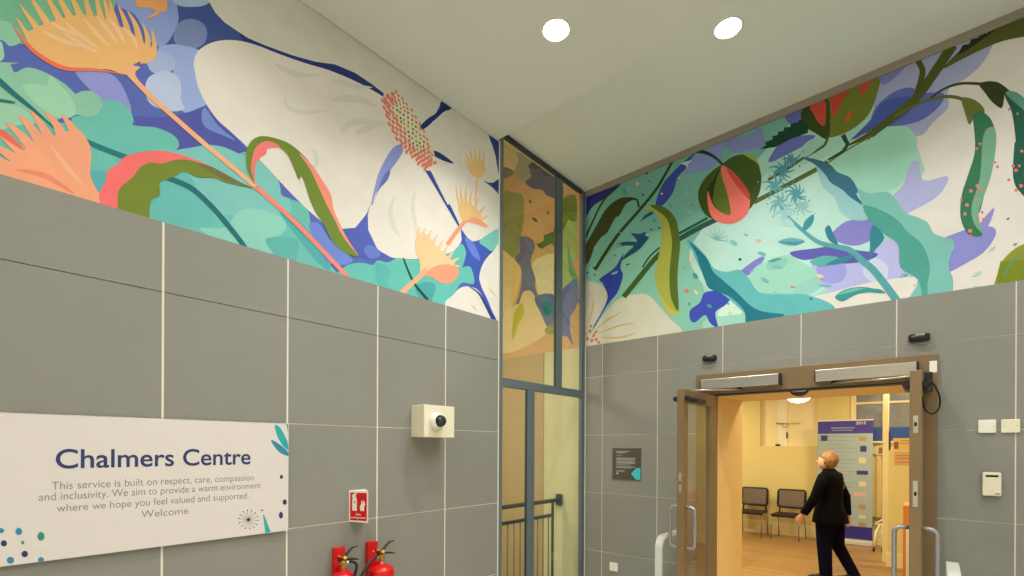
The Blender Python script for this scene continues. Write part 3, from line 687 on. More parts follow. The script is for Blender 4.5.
# ================================================================== GLAZED SCREEN
xf0, xf1 = XL - .034, XL
t = thing('glazed_screen', (XL - .03, 3.77, 0), 'tall blue-grey steel glazed screen with four panes beside the left mural', 'glass screen')
def fr(name, y0, y1, z0, z1, m=M_STEEL, x0=xf0, x1=xf1):
    bm = NB(); box(bm, x0, x1, y0, y1, z0, z1, 0, .003); return obj(name, bm, m, t)
ZT0, ZT1, ZTOP = 1.68 + .52, 1.68 + .598, zceil(XL) - .005
ya = Y_END + .001
fr('stile', ya, ya + .05, 0, ZTOP); fr('stile', YR - .07, YR - .001, 0, ZTOP)
fr('transom', ya + .05, YR - .07, ZT0, ZT1)
fr('top_rail', ya + .05, YR - .07, ZTOP - .035, ZTOP, M_STEELD)
fr('mullion', 3.93, 4.03, ZT1, ZTOP - .05); fr('mullion', 3.485, 3.59, 0, ZT0)
fr('bottom_rail', ya + .05, 3.485, 0, .08); fr('bottom_rail', 3.59, YR - .07, 0, .08)
for (y0, y1, z0, z1) in ((ya + .05, 3.93, ZT1, ZTOP - .05), (4.03, YR - .07, ZT1, ZTOP - .05), (ya + .05, 3.485, .08, ZT0), (3.59, YR - .07, .08, ZT0)):
    fr('glass_pane', y0, y1, z0, z1, M_GLASS, GX - .004, GX + .004)
bm = NB()
for y0 in (3.922, 3.477): box(bm, GX + .004, XL - .006, y0, y0 + .008, ZT1 if y0 > 3.6 else .08, ZTOP - .05 if y0 > 3.6 else ZT0)
obj('gasket', bm, M_STEELD, t)
bm = NB(); box(bm, XL - .004, XL + .004, Y_END - .008, Y_END + .001, 0, ZC1); struct('trim_3', bm, M_JOINT)
bm = NB(); box(bm, XL - .002, XL + .002, YR - .006, YR - .0005, 0, Z_MB); struct('trim_4', bm, M_JOINT)

# balustrade behind the screen
RXB = -3.12
t = thing('balustrade', (RXB, 3.6, 0), 'teal handrail with thin upright bars behind the glazed screen', 'balustrade')
M_TEALR = mat('teal_rail_metal', (64, 92, 92), .4, .4); M_BAL = mat('baluster_bronze', (140, 122, 82), .5)
bm = NB(); tube(bm, [(RXB, 1.6, 1.10), (RXB, YR - .03, 1.10)], .022, 12); obj('handrail', bm, M_TEALR, t)
bm = NB(); box(bm, RXB - .018, RXB + .018, 1.6, YR - .15, .93, .96); obj('lower_rail', bm, M_TEALR, t)
bm = NB(); box(bm, RXB - .028, RXB + .034, YR - .06, YR - .001, 1.035, 1.165, 0, .012); obj('end_plate', bm, M_TEALR, t)
bm = NB(); box(bm, RXB - .008, RXB + .008, YR - .16, YR - .13, 0, 1.09, 0, .002); obj('newel_bar', bm, M_TEALR, t)
y = YR - .22
while y > 1.6:
    bm = NB(); tube(bm, [(RXB, y, 0), (RXB, y, .935)], .007, 6); obj('baluster', bm, M_BAL, t); y -= .095

# ================================================================== THINGS ON THE LEFT WALL
FL = lambda d: (lambda p: (XL + d, p[0], p[1]))
# welcome board
Y0, Y1 = .105, 1.289; Z0, Z1 = 1.197, 1.804
t = thing('welcome_board', (XL + .015, .7, 1.2), 'large white welcome board reading Chalmers Centre on the left grey wall', 'sign')
bm = NB(); box(bm, XL + .012, XL + .02, Y0, Y1, Z0, Z1, 0, .001); obj('board', bm, mat('board_white', (212, 205, 200), .5), t)
for yy in (.25, 1.15):
    for zz in (1.27, 1.73):
        bm = NB(); box(bm, XL, XL + .012, yy - .02, yy + .02, zz - .02, zz + .02); obj('spacer', bm, M_STEELD, t)
M_INK = mat('navy_ink', (30, 48, 100), .6); M_GINK = mat('grey_ink', (134, 128, 126), .6)
bm = NB(); a = onL(55, 458); b = onL(249, 457); c = onL(152, 457.5)
put_text(bm, 'Chalmers Centre', ((a[0] + b[0]) / 2, c[1] - .001), b[0] - a[0], .084, FL(.0208), 0, .012); obj('title_lettering', bm, M_INK, t, label='navy title lettering')
bm = NB()
for s, xa, xb, yc, h in (('This service is built on respect, care, compassion', 51, 252, 482.5, .041), ('and inclusivity. We aim to provide a warm environment', 38, 259, 492, .041), ('where we hope you feel valued and supported.', 56, 247, 502.5, .041), ('Welcome', 140, 187, 512, .031)):
    a = onL(xa, yc); b = onL(xb, yc); c = onL((xa + xb) / 2, yc)
    zc = c[1]; put_text(bm, s, ((a[0] + b[0]) / 2, zc), b[0] - a[0], h * 1.05, FL(.0208), 0, -.006)
obj('body_lettering', bm, M_GINK, t)
bm = NB(); f = FL(.0206); S6 = 6.4
def sg(P, ox, oy): return [onL(ox + x / S6, oy + y / S6, XL + .02) for x, y in P]
lim = lambda P: [(min(p[0], Y1 - .001), max(p[1], Z0 + .001)) for p in P]
flat_poly(bm, lim(sg(smooth([(798, 98), (832, 112), (870, 180), (882, 215), (884, 255), (850, 228), (815, 168)]), 150, 410)), f, 0)
flat_poly(bm, lim(sg(smooth([(774, 192), (802, 202), (850, 235), (884, 272), (884, 294), (840, 278), (798, 238)]), 150, 410)), f, 1)
flat_poly(bm, lim(sg([(872, 88), (884, 90), (884, 145)], 150, 410)), f, 0)
for x, y, rx, ry, k in ((841, 428, 10, 14, 2), (862, 575 + 103 - 89, 0, 0, 2)):
    if rx: flat_poly(bm, sg(ell((x, y), rx, ry), 150, 410), f, k)
for x, y, rx, ry, k in ((862, 103, 13, 18, 2), (838, 187, 13, 22, 2), (717, 155, 6, 6, 2), (630, 215, 10, 11, 2)):
    flat_poly(bm, sg(ell((x, y), rx, ry), 150, 486), f, k)
flat_poly(bm, lim(sg([(722, 180), (732, 190), (772, 293), (738, 300)], 150, 486)), f, 0)
for i in range(14):
    a = 2 * PI * i / 14 + .1; cx, cy = 630, 215
    flat_poly(bm, sg([(cx + 8 * math.cos(a) - 1.6 * math.sin(a), cy + 8 * math.sin(a) + 1.6 * math.cos(a)), (cx + 60 * math.cos(a) - 1.2 * math.sin(a), cy + 58 * math.sin(a) + 1.2 * math.cos(a)), (cx + 60 * math.cos(a) + 1.2 * math.sin(a), cy + 58 * math.sin(a) - 1.2 * math.cos(a)), (cx + 8 * math.cos(a) + 1.6 * math.sin(a), cy + 8 * math.sin(a) - 1.6 * math.cos(a))], 150, 486), f, 3)
    flat_poly(bm, sg(ell((cx + 62 * math.cos(a), cy + 60 * math.sin(a)), 4, 4, 8), 150, 486), f, 2)
for x, y, rx, ry, k in ((5, 285, 22, 16, 1), (120, 291, 22, 23, 1), (262, 322, 23, 28, 4), (25, 367, 20, 20, 2), (145, 362, 10, 12, 4), (158, 435, 21, 21, 2), (67, 475, 24, 22, 1), (262, 472, 20, 17, 1)):
    flat_poly(bm, lim(sg(ell((x, y), rx, ry), 0, 486)), f, k)
obj('printed_motifs', bm, [mat('motif_teal', (24, 160, 160), .6), mat('motif_blue', (34, 130, 165), .6), M_INK, M_GINK, mat('motif_green', (28, 136, 116), .6)], t)

# dome camera on its ivory box
t = thing('dome_camera', (XL, 2.36, 1.86), 'small dark dome camera on an ivory box on the left wall', 'camera')
yb0, yb1, zb0, zb1 = 2.167, 2.447, 1.68 + .066, 1.68 + .29
bm = NB(); box(bm, XL, XL + .085, yb0, yb1, zb0, zb1, 0, .004); box(bm, XL + .09, XL + .147, yb0 - .001, yb1 + .001, zb0 - .001, zb1 + .001, 0, .004); box(bm, XL + .08, XL + .1, yb0 + .004, yb1 - .004, zb0 + .004, zb1 - .004)
obj('housing', bm, M_IVORY, t)
dc = onL(440.5, 421, XL + .19); mt = Matrix.Translation((XL + .147, dc[0], dc[1])) @ Matrix.Rotation(PI / 2, 4, 'Y')
bm = NB(); lathe(bm, [(.064, 0), (.064, .012), (.055, .03), (.046, .04)], mt, 28); obj('bezel', bm, M_PLATE, t)
bm = NB(); lathe(bm, [(.043, .032)] + [(.043 * math.cos(a), .04 + .043 * math.sin(a)) for a in [PI / 2 * i / 8 for i in range(9)]], mt, 28); obj('dome', bm, mat('smoked_dome', (40, 40, 44), .08), t, label='dark glossy dome')
bm = NB(); lathe(bm, [(.006, 0), (.006, .008), (.002, .009)], Matrix.Translation((XL + .147, yb0 + .085, dc[1] + .004)) @ Matrix.Rotation(PI / 2, 4, 'Y'), 10); obj('screw', bm, M_STEELD, t)

# fire extinguisher sign, a wedge standing out from the wall
z0, z1 = 1.68 - .48, 1.68 - .28
A0 = Vector((XL, 1.683, 0)); AP = Vector((XL + .13, onL(368.3, 500, XL + .13)[0], 0)); A1_ = Vector((XL, 1.80, 0))
t = thing('fire_extinguisher_sign', (XL, 1.74, z0), 'red and white wedge-shaped fire extinguisher sign above the extinguishers', 'sign')
bm = NB(); prism(bm, [A0, AP, A1_], lambda p: (p.x, p.y, z0), (0, 0, 1), z1 - z0); obj('sign_body', bm, M_PLATE, t)
u = (AP - A0); W = u.length; u.normalize(); nn = Vector((u.y, -u.x, 0))
def FS(d): return lambda p: tuple(A0 + u * p[0] * W + nn * d + Vector((0, 0, z0 + p[1] * (z1 - z0))))
bm = NB(); flat_poly(bm, [(.07, .05), (.93, .05), (.93, .93), (.07, .93)], FS(.0006)); obj('red_field', bm, M_RED, t)
bm = NB()
flat_poly(bm, [(.18, .36), (.42, .36), (.42, .72), (.38, .8), (.22, .8), (.18, .72)], FS(.001)); flat_poly(bm, [(.25, .8), (.36, .8), (.36, .86), (.45, .9), (.3, .91), (.16, .84), (.17, .78)], FS(.001))
for dx in (0, .1): flat_poly(bm, smooth([(.6 + dx, .38), (.68 + dx, .37), (.7 + dx, .5), (.74 + dx, .58), (.66 + dx, .7), (.64 + dx, .58), (.58 + dx, .5)]), FS(.001))
f2 = FS(.001)
put_text(bm, 'Fire', (.5, .25), .24, .07, f2, 0, .01); put_text(bm, 'extinguisher', (.5, .14), .8, .08, f2, 0, .01)
obj('pictogram', bm, M_PLATE, t)
bm = NB(); flat_poly(bm, [(.27, .6), (.34, .6), (.34, .66), (.27, .66)], FS(.0014)); obj('hose_mark', bm, M_RED, t)

# extinguishers on their red backing boards
def extinguisher(yb, wb, ztop, px, r, zs, label, hose_dir):
    t = thing('fire_extinguisher', (XL, yb, ztop - .75), label, 'fire extinguisher')
    bm = NB(); box(bm, XL, XL + .035, yb, yb + wb, ztop - .75, ztop, 0, .003); obj('backing_board', bm, M_RED, t)
    bm = NB(); lathe(bm, [(.006, 0), (.006, .002), (.002, .003)], Matrix.Translation((XL + .035, yb + wb * .5, ztop - .06)) @ Matrix.Rotation(PI / 2, 4, 'Y'), 10); obj('screw', bm, M_BRUSH, t)
    X = XL + .04 + r; Y = onL(px, 560, X)[0]; base = zs - .52
    bm = NB(); lathe(bm, [(r * .9, base), (r, base + .02), (r, zs - r * .55)] + [(r * math.cos(a), zs - r * .55 + r * .55 * math.sin(a)) for a in (.25, .5, .75, 1.0, 1.25)] + [(.022, zs + .002), (.02, zs + .015)], Matrix.Translation((X, Y, 0)), 28)
    obj('cylinder', bm, M_RED, t)
    bm = NB(); tube(bm, [(X, Y, zs + .01), (X, Y, zs + .03), (X, Y, zs + .034), (X, Y, zs + .055)], [.016, .014, .011, .013], 12); box(bm, X - .012, X + .012, Y - .02, Y + .024, zs + .04, zs + .062, 0, .003)
    lathe(bm, [(.014, 0), (.014, .012)], Matrix.Translation((X + .01, Y, zs + .035)) @ Matrix.Rotation(PI / 2, 4, 'Y'), 14); obj('valve', bm, M_BRASS, t)
    bm = NB(); tube(bm, [(X, Y - .03, zs + .075), (X, Y + .01, zs + .085), (X, Y + .06, zs + .13), (X, Y + .1, zs + .134)], [.011, .012, .011, .006], 8, flat=.6)
    obj('operating_lever', bm, M_BLACK, t)
    bm = NB(); tube(bm, [(X, Y - .025, zs + .06), (X, Y + .02, zs + .066), (X, Y + .07, zs + .06), (X, Y + .105, zs + .05)], [.012, .012, .010, .006], 8, flat=.6); obj('carrying_handle', bm, M_BLACK, t)
    bm = NB(); lathe(bm, [(.011, -.01), (.011, .01)], Matrix.Translation((X + .005, Y + .008, zs + .076)) @ Matrix.Rotation(1.1, 4, 'Y') , 12); tube(bm, [(X + .01, Y - .005, zs + .08), (X + .012, Y - .04, zs + .1)], .0025, 6); obj('safety_tag', bm, mat('yellow_tag', (235, 160, 40), .5), t)
    if hose_dir < 0: P = [(X, Y - .02, zs + .045), (X + .02, Y - .07, zs + .045), (X + .03, Y - .13, zs + .0), (X + .03, Y - .17, zs - .08), (X + .03, Y - .17, zs - .25), (X + .02, Y - .14, zs - .42)]
    else: P = [(X, Y + .02, zs + .045), (X + .02, Y + .05, zs + .05), (X + .03, Y + .075, zs + .02), (X + .03, Y + .06, zs - .06), (X + .03, Y + .075, zs - .2), (X + .03, Y + .07, zs - .35)]
    P = [Vector(p) for p in P]; Q = []
    for i in range(len(P) - 1):
        for s in range(5):
            q0, q1, q2, q3 = P[max(i - 1, 0)], P[i], P[i + 1], P[min(i + 2, len(P) - 1)]; tt = s / 5
            Q.append(.5 * ((2 * q1) + (q2 - q0) * tt + (2 * q0 - 5 * q1 + 4 * q2 - q3) * tt * tt + (3 * q1 - q0 - 3 * q2 + q3) * tt ** 3))
    bm = NB(); tube(bm, Q, .009, 10); obj('hose', bm, M_BLACK, t)
    bm = NB(); tube(bm, [P[0], P[0].lerp(P[1], .5)], .011, 10); obj('hose_collar', bm, M_BRUSH, t)
    bm = NB(); lathe(bm, [(r + .0015, base + .14), (r + .0015, base + .32)], Matrix.Translation((X, Y, 0)), 28); obj('instruction_label', bm, M_PLATE, t)
extinguisher(1.567, .075, 1.68 - .628, 343, .062, onL(343, 570.5, XL + .1)[1], 'smaller red fire extinguisher, the left of the pair below the wedge sign', 1)
extinguisher(1.802, .075, 1.68 - .625, 381, .082, onL(381, 563.5, XL + .12)[1], 'larger red fire extinguisher, the right of the pair, hose curving left', -1)

# ================================================================== THINGS ON THE DOOR WALL
FR = lambda d: (lambda p: (p[0], YR - d, p[1]))
def onwall(name, label, cat, cx, cz): return thing(name, (cx, YR, cz), label, cat)
# information plaque
x0, x1, z0, z1 = -2.471, -2.162, 1.68 - .32, 1.68 - .008
t = onwall('information_plaque', 'dark grey square plaque with a turquoise corner shape on the grey wall', 'plaque', (x0 + x1) / 2, z0)
bm = NB(); box(bm, x0, x1, YR - .012, YR, z0, z1, 0, .002); obj('board', bm, mat('plaque_grey', (74, 72, 66), .4), t)
bm = NB(); flat_poly(bm, [(x1 - .001, z0 + .12), (x1 - .045, z0 + .118), (x1 - .1, z0 + .06), (x1 - .05, z0 + .004), (x1 - .001, z0 + .004)], FR(.0124)); obj('turquoise_shape', bm, mat('turquoise', (60, 190, 200), .5), t)
bm = NB()
for i, (zz, w, h) in enumerate(((.275, .14, .008), (.262, .1, .006), (.235, .06, .004), (.212, .21, .005), (.202, .2, .005), (.192, .21, .005), (.178, .19, .005), (.168, .21, .005), (.158, .2, .005), (.142, .16, .005), (.124, .21, .005), (.114, .17, .005), (.085, .1, .004), (.075, .09, .004))):
    flat_poly(bm, [(x0 + .045, z0 + zz), (x0 + .045 + w, z0 + zz), (x0 + .045 + w, z0 + zz + h), (x0 + .045, z0 + zz + h)], FR(.0124))
flat_poly(bm, [(x0 + .045, z0 + .05), (x0 + .07, z0 + .05), (x0 + .07, z0 + .068), (x0 + .045, z0 + .068)], FR(.0124))
obj('small_print', bm, mat('plaque_print', (168, 166, 158), .5), t)
# little socket
x0, z0 = -2.499, 1.68 - 1.258
t = onwall('wall_switch', 'tiny square white switch low on the grey wall below the plaque', 'switch', x0 + .045, z0)
bm = NB(); box(bm, x0, x0 + .09, YR - .012, YR, z0, z0 + .086, 0, .003); obj('face_plate', bm, M_PLATE, t)
bm = NB(); box(bm, x0 + .035, x0 + .055, YR - .018, YR - .012, z0 + .03, z0 + .058, 0, .002); obj('rocker', bm, M_IVORY, t)
# blank plates at the right
for i, (x0, x1, m, lab) in enumerate(((.228, .313, M_PLATE, 'white blank plate, the left one of two beside the door'), (.335, .421, M_IVORY, 'ivory blank plate, the right one of two, across the pale joint'))):
    z0, z1 = 1.68 + .106, 1.68 + .192
    t = onwall('blank_plate', lab, 'wall plate', (x0 + x1) / 2, z0)
    bm = NB(); box(bm, x0, x1, YR - .014, YR, z0, z1, 0, .004); obj('face_plate', bm, m, t)
    for xx in (x0 + .014, x1 - .014):
        bm = NB(); lathe(bm, [(.004, 0), (.004, .0016), (.001, .002)], Matrix.Translation((xx, YR - .014, (z0 + z1) / 2)) @ Matrix.Rotation(PI / 2, 4, 'X'), 10); obj('screw', bm, M_BRUSH, t)
# door control unit
x0, x1, z0, z1 = .248, .337, 1.68 - .302, 1.68 - .15
t = onwall('door_control_unit', 'ivory door control box with a dark slot below the blank plates', 'control unit', (x0 + x1) / 2, z0)
bm = NB(); box(bm, x0, x1, YR - .034, YR, z0, z1, 0, .006); obj('case', bm, M_IVORY, t)
bm = NB(); box(bm, x0 + .015, x1 - .015, YR - .0355, YR - .033, z1 - .03, z1 - .017, 0, .0005); obj('display_slot', bm, M_BLACK, t)
bm = NB(); box(bm, x0 + .06, x1 - .008, YR - .0355, YR - .033, z0 + .012, z0 + .018, 0, .0005); obj('maker_mark', bm, M_STEELD, t)
# motion sensors
for (xa, ya_, xb, yb_), lab in (((701, 355, 715.5, 361), 'black motion sensor on the wall above the left closer'), ((908, 333.5, 929, 341), 'black motion sensor on the wall above the right closer')):
    a = onR(xa, ya_, YR - .04); b = onR(xb, yb_, YR - .04); w = .115; cx = (a[0] + b[0]) / 2 + .004; cz = (a[1] + b[1]) / 2
    t = onwall('motion_sensor', lab, 'sensor', cx, cz)
    bm = NB(); n = 8; rings = []
    for i in range(n + 1):
        s = -1 + 2 * i / n; x = cx + s * w / 2; d = .052 * (1 - .35 * s * s); h = .026 * (1 - .25 * s ** 4)
        rings.append([(x, YR, cz - h), (x, YR - d * .7, cz - h), (x, YR - d, cz - h * .3), (x, YR - d * .8, cz + h), (x, YR, cz + h)])
    loft(bm, rings); obj('shell', bm, M_BLACK, t)
    bm = NB(); box(bm, cx - .02, cx + .03, YR - .046, YR - .036, cz + .012, cz + .0245, 0, .002); obj('lens', bm, M_BRUSH, t)

# ================================================================== DOORWAY
bm = NB()
YF = YR - .02
box(bm, FX0, PX0 + .001, YF, YR + .09, 0, FZ, 0, .003); box(bm, PX1 - .001, FX1, YF, YR + .09, 0, FZ, 0, .003); box(bm, PX0 + .001, PX1 - .001, YF, YR + .09, PZ, FZ, 0, .003)
o = obj('door_frame', bm, M_BRONZE, label='bronze metal frame around the double doorway', category='door frame')
bm = NB(); box(bm, PX0 + .001, PX1 - .001, YF + .012, YR + .085, PZ - .012, PZ - .0005); 
obj('header_seal', bm, M_STEELD, o, loc=(0, 0, 0))
bm = NB(); box(bm, FX1 - .045, FX1 - .005, YF - .004, YF + .001, 2.205, 2.285, 0, .001); obj('hinge_plate', bm, M_PLATE, o, loc=(0, 0, 0))
# closers
LT = 2.135
for (x0, x1, lab, sp, leafx, ay) in ((-1.556, -.927, 'brushed metal door closer box over the left leaf', -1.24, -1.478, 4.0), (-.685, -.073, 'brushed metal door closer box over the right leaf', -.57, -.078, 4.08)):
    t = thing('door_closer', ((x0 + x1) / 2, YF, 2.19), lab, 'door closer')
    z0, z1 = 1.68 + .512, 1.68 + .6
    bm = NB(); box(bm, x0, x1 - .012, YF - .075, YF - .001, z0, z1, 0, .004); obj('cover', bm, M_BRUSH, t)
    for xa, xb in ((x1 - .012, x1), (x0 - .006, x0)):
        bm = NB(); box(bm, xa, xb, YF - .077, YF, z0 - .002, z1 + .002, 0, .002); obj('end_cap', bm, M_BLACK, t)
    bm = NB(); tube(bm, [(sp, YF - .04, z0), (sp, YF - .04, z0 - .022)], .016, 12); obj('spindle', bm, M_STEELD, t)
    bm = NB(); tube(bm, [(sp, YF - .04, z0 - .02), (leafx, ay, LT + .014)], .016, 8, flat=.4)
    obj('arm', bm, M_BRUSH, t)
# presence sensor under the header
sx, sz = onR(802, 391, YR + .02)
t = thing('presence_sensor', (-.81, YR + .03, PZ - .012), 'black half-round presence sensor under the middle of the door header', 'sensor')
bm = NB(); n = 10
rings = []
for i in range(n + 1):
    s = -1 + 2 * i / n; h = .045 * math.sqrt(max(0.02, 1 - s * s)); x = -.81 + s * .065
    rings.append([(x, YR - .015, PZ - .012), (x, YR - .015, PZ - .012 - h), (x, YR + .03, PZ - .012 - h), (x, YR + .03, PZ - .012)])
loft(bm, rings); obj('shell', bm, M_BLACK, t)
bm = NB(); box(bm, -.84, -.78, YR - .0165, YR - .0145, PZ - .04, PZ - .025, 0, .0004); obj('window', bm, mat('sensor_window', (60, 20, 24), .1), t)

# door leaves, both folded open towards the lobby
YLF = 3.665; YLH = YF - .012; LT = 2.135
def leaf(x0, x1, lab, handle_xs, YLF):
    t = thing('glazed_door', ((x0 + x1) / 2, YLH, 0), lab, 'door')
    def p(nm, y0, y1, z0, z1, m=M_BRONZE, a=x0, b=x1, bev=.003, **kw):
        bm = NB(); box(bm, a, b, y0, y1, z0, z1, 0, bev); return obj(nm, bm, m, t, **kw)
    p('stile', YLF, YLF + .085, .01, LT); p('stile', YLH - .085, YLH, .01, LT)
    p('top_rail', YLF + .085, YLH - .085, LT - .1, LT); p('bottom_rail', YLF + .085, YLH - .085, .01, .16)
    xm = (x0 + x1) / 2
    p('glass_pane', YLF + .085, YLH - .085, .16, LT - .1, M_GLASS, xm - .004, xm + .004, 0)
    # lock plates on the closing edge
    for zc in (1.42, 1.822) if x0 > -1 else (1.41,):
        hh = .075 if zc < 1.7 else .05
        q = p('lock_plate', YLF - .002, YLF + .001, zc - hh, zc + hh, M_BRUSH, xm - .011, xm + .011, 0)
        bm = NB(); box(bm, xm - .006, xm + .006, YLF - .003, YLF - .0005, zc - .012, zc + .012); obj('latch_slot', bm, M_BLACK, q, loc=(0, 0, 0))
    for hx in handle_xs:
        s = -1 if hx < x0 else 1; xa = x0 if s < 0 else x1; yh = YLF + .045; z0, z1 = .90, 1.218
        P = [(xa, yh, z1)]
        for k in range(7):
            a = PI / 2 * k / 6; P.append((hx - s * .035 + s * .035 * math.sin(a), yh, z1 - .035 + .035 * math.cos(a)))
        for k in range(7):
            a = PI / 2 * k / 6; P.append((hx - s * .035 + s * .035 * math.cos(a), yh, z0 + .035 - .035 * math.sin(a)))
        P.append((xa, yh, z0))
        bm = NB(); tube(bm, P, .0125, 12); obj('pull_handle', bm, M_HANDLE, t)
    for s in (-1, 1):             # black safety sensor strip near the top of each face
        xa = x0 if s < 0 else x1
        bm = NB(); tube(bm, [(xa + s * .018, YLF + .01, LT - .075), (xa + s * .018, YLF + .4, LT - .075)], .019, 12); obj('safety_strip', bm, M_BLACK, t)
    return t
leaf(-1.507, -1.452, 'left glazed door leaf in bronze frame, folded open into the lobby', (-1.575, -1.382), 3.72)
tr = leaf(-.102, -.047, 'right glazed door leaf in bronze frame, folded open, black cable at its top', (-.172, .023), 3.665)
# black cable from frame to right leaf
P = [onR(924, 378, 4.25), onR(934, 383, 4.2), onR(940, 395, 4.2), onR(939, 407, 4.2), onR(932, 413, 4.2), onR(925, 409, 4.2), onR(922, 398, 4.2), onR(921, 386, 4.2)]
bm = NB(); Q = smooth(P, False, 5); tube(bm, [(q[0], 4.22 + .15 * abs(math.sin(i / 8)), q[1]) for i, q in enumerate(Q)], .006, 8); obj('cable', bm, M_BLACK, tr)
bm = NB(); box(bm, -.0465, -.0, 4.15, 4.36, LT - .07, LT - .01, 0, .004); box(bm, -.0465, .0, 4.3, YF - .03, LT - .03, LT + .06, 0, .003); obj('cable_bracket', bm, M_BLACK, tr)

# guard rails
def guard(x, lab):
    t = thing('guard_rail', (x, 4.07, 0), lab, 'guard rail')
    P = [(x, 3.84, 0), (x, 3.84, .85)] + [(x, 3.93 - .09 * math.cos(a), .85 + .09 * math.sin(a)) for a in [PI / 2 * k / 6 for k in range(1, 7)]] + [(x, 4.24, .94)] + [(x, 4.24 + .09 * math.sin(a), .85 + .09 * math.cos(a)) for a in [PI / 2 * k / 6 for k in range(1, 7)]] + [(x, 4.33, 0)]
    bm = NB(); w, h = .03, .012; rings = []
    n = len(P)
    for i, p in enumerate(P):
        a = Vector(P[max(i - 1, 0)]); b = Vector(P[min(i + 1, n - 1)]); tt = (b - a).normalized(); sd = Vector((1, 0, 0)); nn = sd.cross(tt).normalized(); c = Vector(p)
        rings.append([c + sd * w + nn * h, c - sd * w + nn * h, c - sd * w - nn * h, c + sd * w - nn * h])
    loft(bm, rings); 
    for f in bm.faces: f.smooth = False
    obj('hoop', bm, M_RAIL, t)
    for yy in (3.84, 4.33):
        bm = NB(); box(bm, x - .05, x + .05, yy - .035, yy + .035, 0, .01, 0, .002); obj('foot_plate', bm, M_BRUSH, t)
guard(-1.70, 'pale grey hooped guard rail beside the left door leaf')
guard(.10, 'pale grey hooped guard rail beside the right door leaf')

# ================================================================== DOWNLIGHTS
def downlight(x, y, z, lab=None, power=60, grp=None):
    t = thing('downlight', (x, y, z), lab, 'downlight')
    bm = NB(); lathe(bm, [(.078, 0), (.079, -.004), (.088, -.003), (.09, 0)], Matrix.Translation((x, y, z)), 32); obj('trim_ring', bm, M_PLATE, t)
    bm = NB(); lathe(bm, [(.078, -.003), (.078, -.0005)], Matrix.Translation((x, y, z)), 32); obj('diffuser', bm, mat('lamp_diffuser', (255, 250, 240), .5, emit=(255, 246, 232), es=60), t)
    ld = bpy.data.lights.new('downlight_lamp', 'AREA'); ld.shape = 'DISK'; ld.size = .13; ld.energy = power * .80; ld.color = (1.0, .99, .955); ld.spread = math.radians(132)
    lo = bpy.data.objects.new('downlight_lamp', ld); COL.objects.link(lo); lo.parent = t; lo.location = (0, 0, -.012)
    return t
downlight(-1.79, 2.486, ZC1, 'round white downlight in the lower ceiling, the left of the two', 25)
downlight(-1.029, 3.356, zceil(-1.029), 'round white downlight in the raised ceiling, the right of the two', 28)
k = 0
for x, y, w in ((-1.79, .9, 14), (-1.79, -.7, 14), (-.4, 1.7, 22), (-.4, .1, 18), (-.4, -1.4, 18), (1.0, 2.2, 22), (1.0, .6, 20), (1.0, -1.0, 20)):
    t = downlight(x, y, ZC1, 'round white downlight in the lower ceiling behind the camera', w); t['group'] = 'downlights behind the camera'
t = downlight(.55, 3.284, zceil(.55), 'round white downlight in the raised ceiling over the right door leaf', 20)

# ================================================================== RECEPTION ROOM
RX0, RX1, RY1, RZ = -6.5, 1.6, 10.6, 2.9
bm = NB(); box(bm, RX0, RX1, 5.26, RY1 + .1, -.12, 0); struct('floor', bm, wood_floor())
bm = NB(); box(bm, RX0, RX1, YT, RY1, RZ, RZ + .1); struct('ceiling', bm, mat('reception_ceiling', (240, 232, 205), .9))
bm = NB(); box(bm, RX0 - .1, RX0, YT, RY1 + .1, 0, RZ); struct('wall_reception_left', bm, M_YEL)
bm = NB(); box(bm, RX1, RX1 + .1, YT, RY1 + .1, 0, RZ); struct('wall_reception_right', bm, M_YEL)
# rear wall: opening for the hatch niche
NX0, NX1, NZ0 = -2.6, -1.62, 1.68 + .04
WX0, WX1, WZ0, WZ1 = -1.06, .6, 1.68 + .13, 2.75
bm = NB()
box(bm, RX0, RX1, RY1, RY1 + .1, 0, NZ0, 1); box(bm, RX0, NX0, RY1, RY1 + .1, NZ0, RZ, 0); box(bm, NX1, WX0, RY1, RY1 + .1, NZ0, RZ, 0); box(bm, WX1, RX1, RY1, RY1 + .1, NZ0, RZ, 0)
box(bm, NX0, NX1, RY1 + .09, RY1 + .1, NZ0, RZ, 2); box(bm, WX0, WX1, RY1, RY1 + .1, NZ0, WZ0, 0); box(bm, WX0, WX1, RY1, RY1 + .1, WZ1, RZ, 0)
struct('wall_reception_back', bm, [M_YEL, M_YELLO, mat('niche_lit_tone', (240, 226, 176), .35)])  # niche back: wall tone lightened, its light put into the colour
bm = NB(); box(bm, RX0, RX1, RY1 - .02, RY1, 0, .2, 0, .004); box(bm, RX0, RX1, RY1 - .014, RY1, .2, .235, 0, .004); struct('baseboard_back', bm, mat('cream_gloss', (238, 222, 170), .4))
# window in the rear wall
M_FRAME = mat('cream_gloss', (238, 222, 170), .4)
bm = NB()
box(bm, WX0 - .05, WX0 + .03, RY1 - .03, RY1 + .05, WZ0 - .05, WZ1 + .05, 0, .004); box(bm, WX1 - .03, WX1 + .05, RY1 - .03, RY1 + .05, WZ0 - .05, WZ1 + .05, 0, .004)
box(bm, WX0, WX1, RY1 - .03, RY1 + .05, WZ0 - .05, WZ0, 0, .004); box(bm, WX0, WX1, RY1 - .03, RY1 + .05, WZ1, WZ1 + .05, 0, .004)
zb = 1.68 + .80; box(bm, WX0, WX1, RY1 - .02, RY1 + .05, zb - .02, zb + .02, 0, .004); xm = -.62; box(bm, xm - .035, xm + .035, RY1 - .035, RY1 + .05, WZ0, WZ1, 0, .004)
w = struct('window_1', bm, M_FRAME)
m = bpy.data.materials.new('dusk_pane'); m.use_nodes = True; nt = m.node_tree; b = nt.nodes['Principled BSDF']
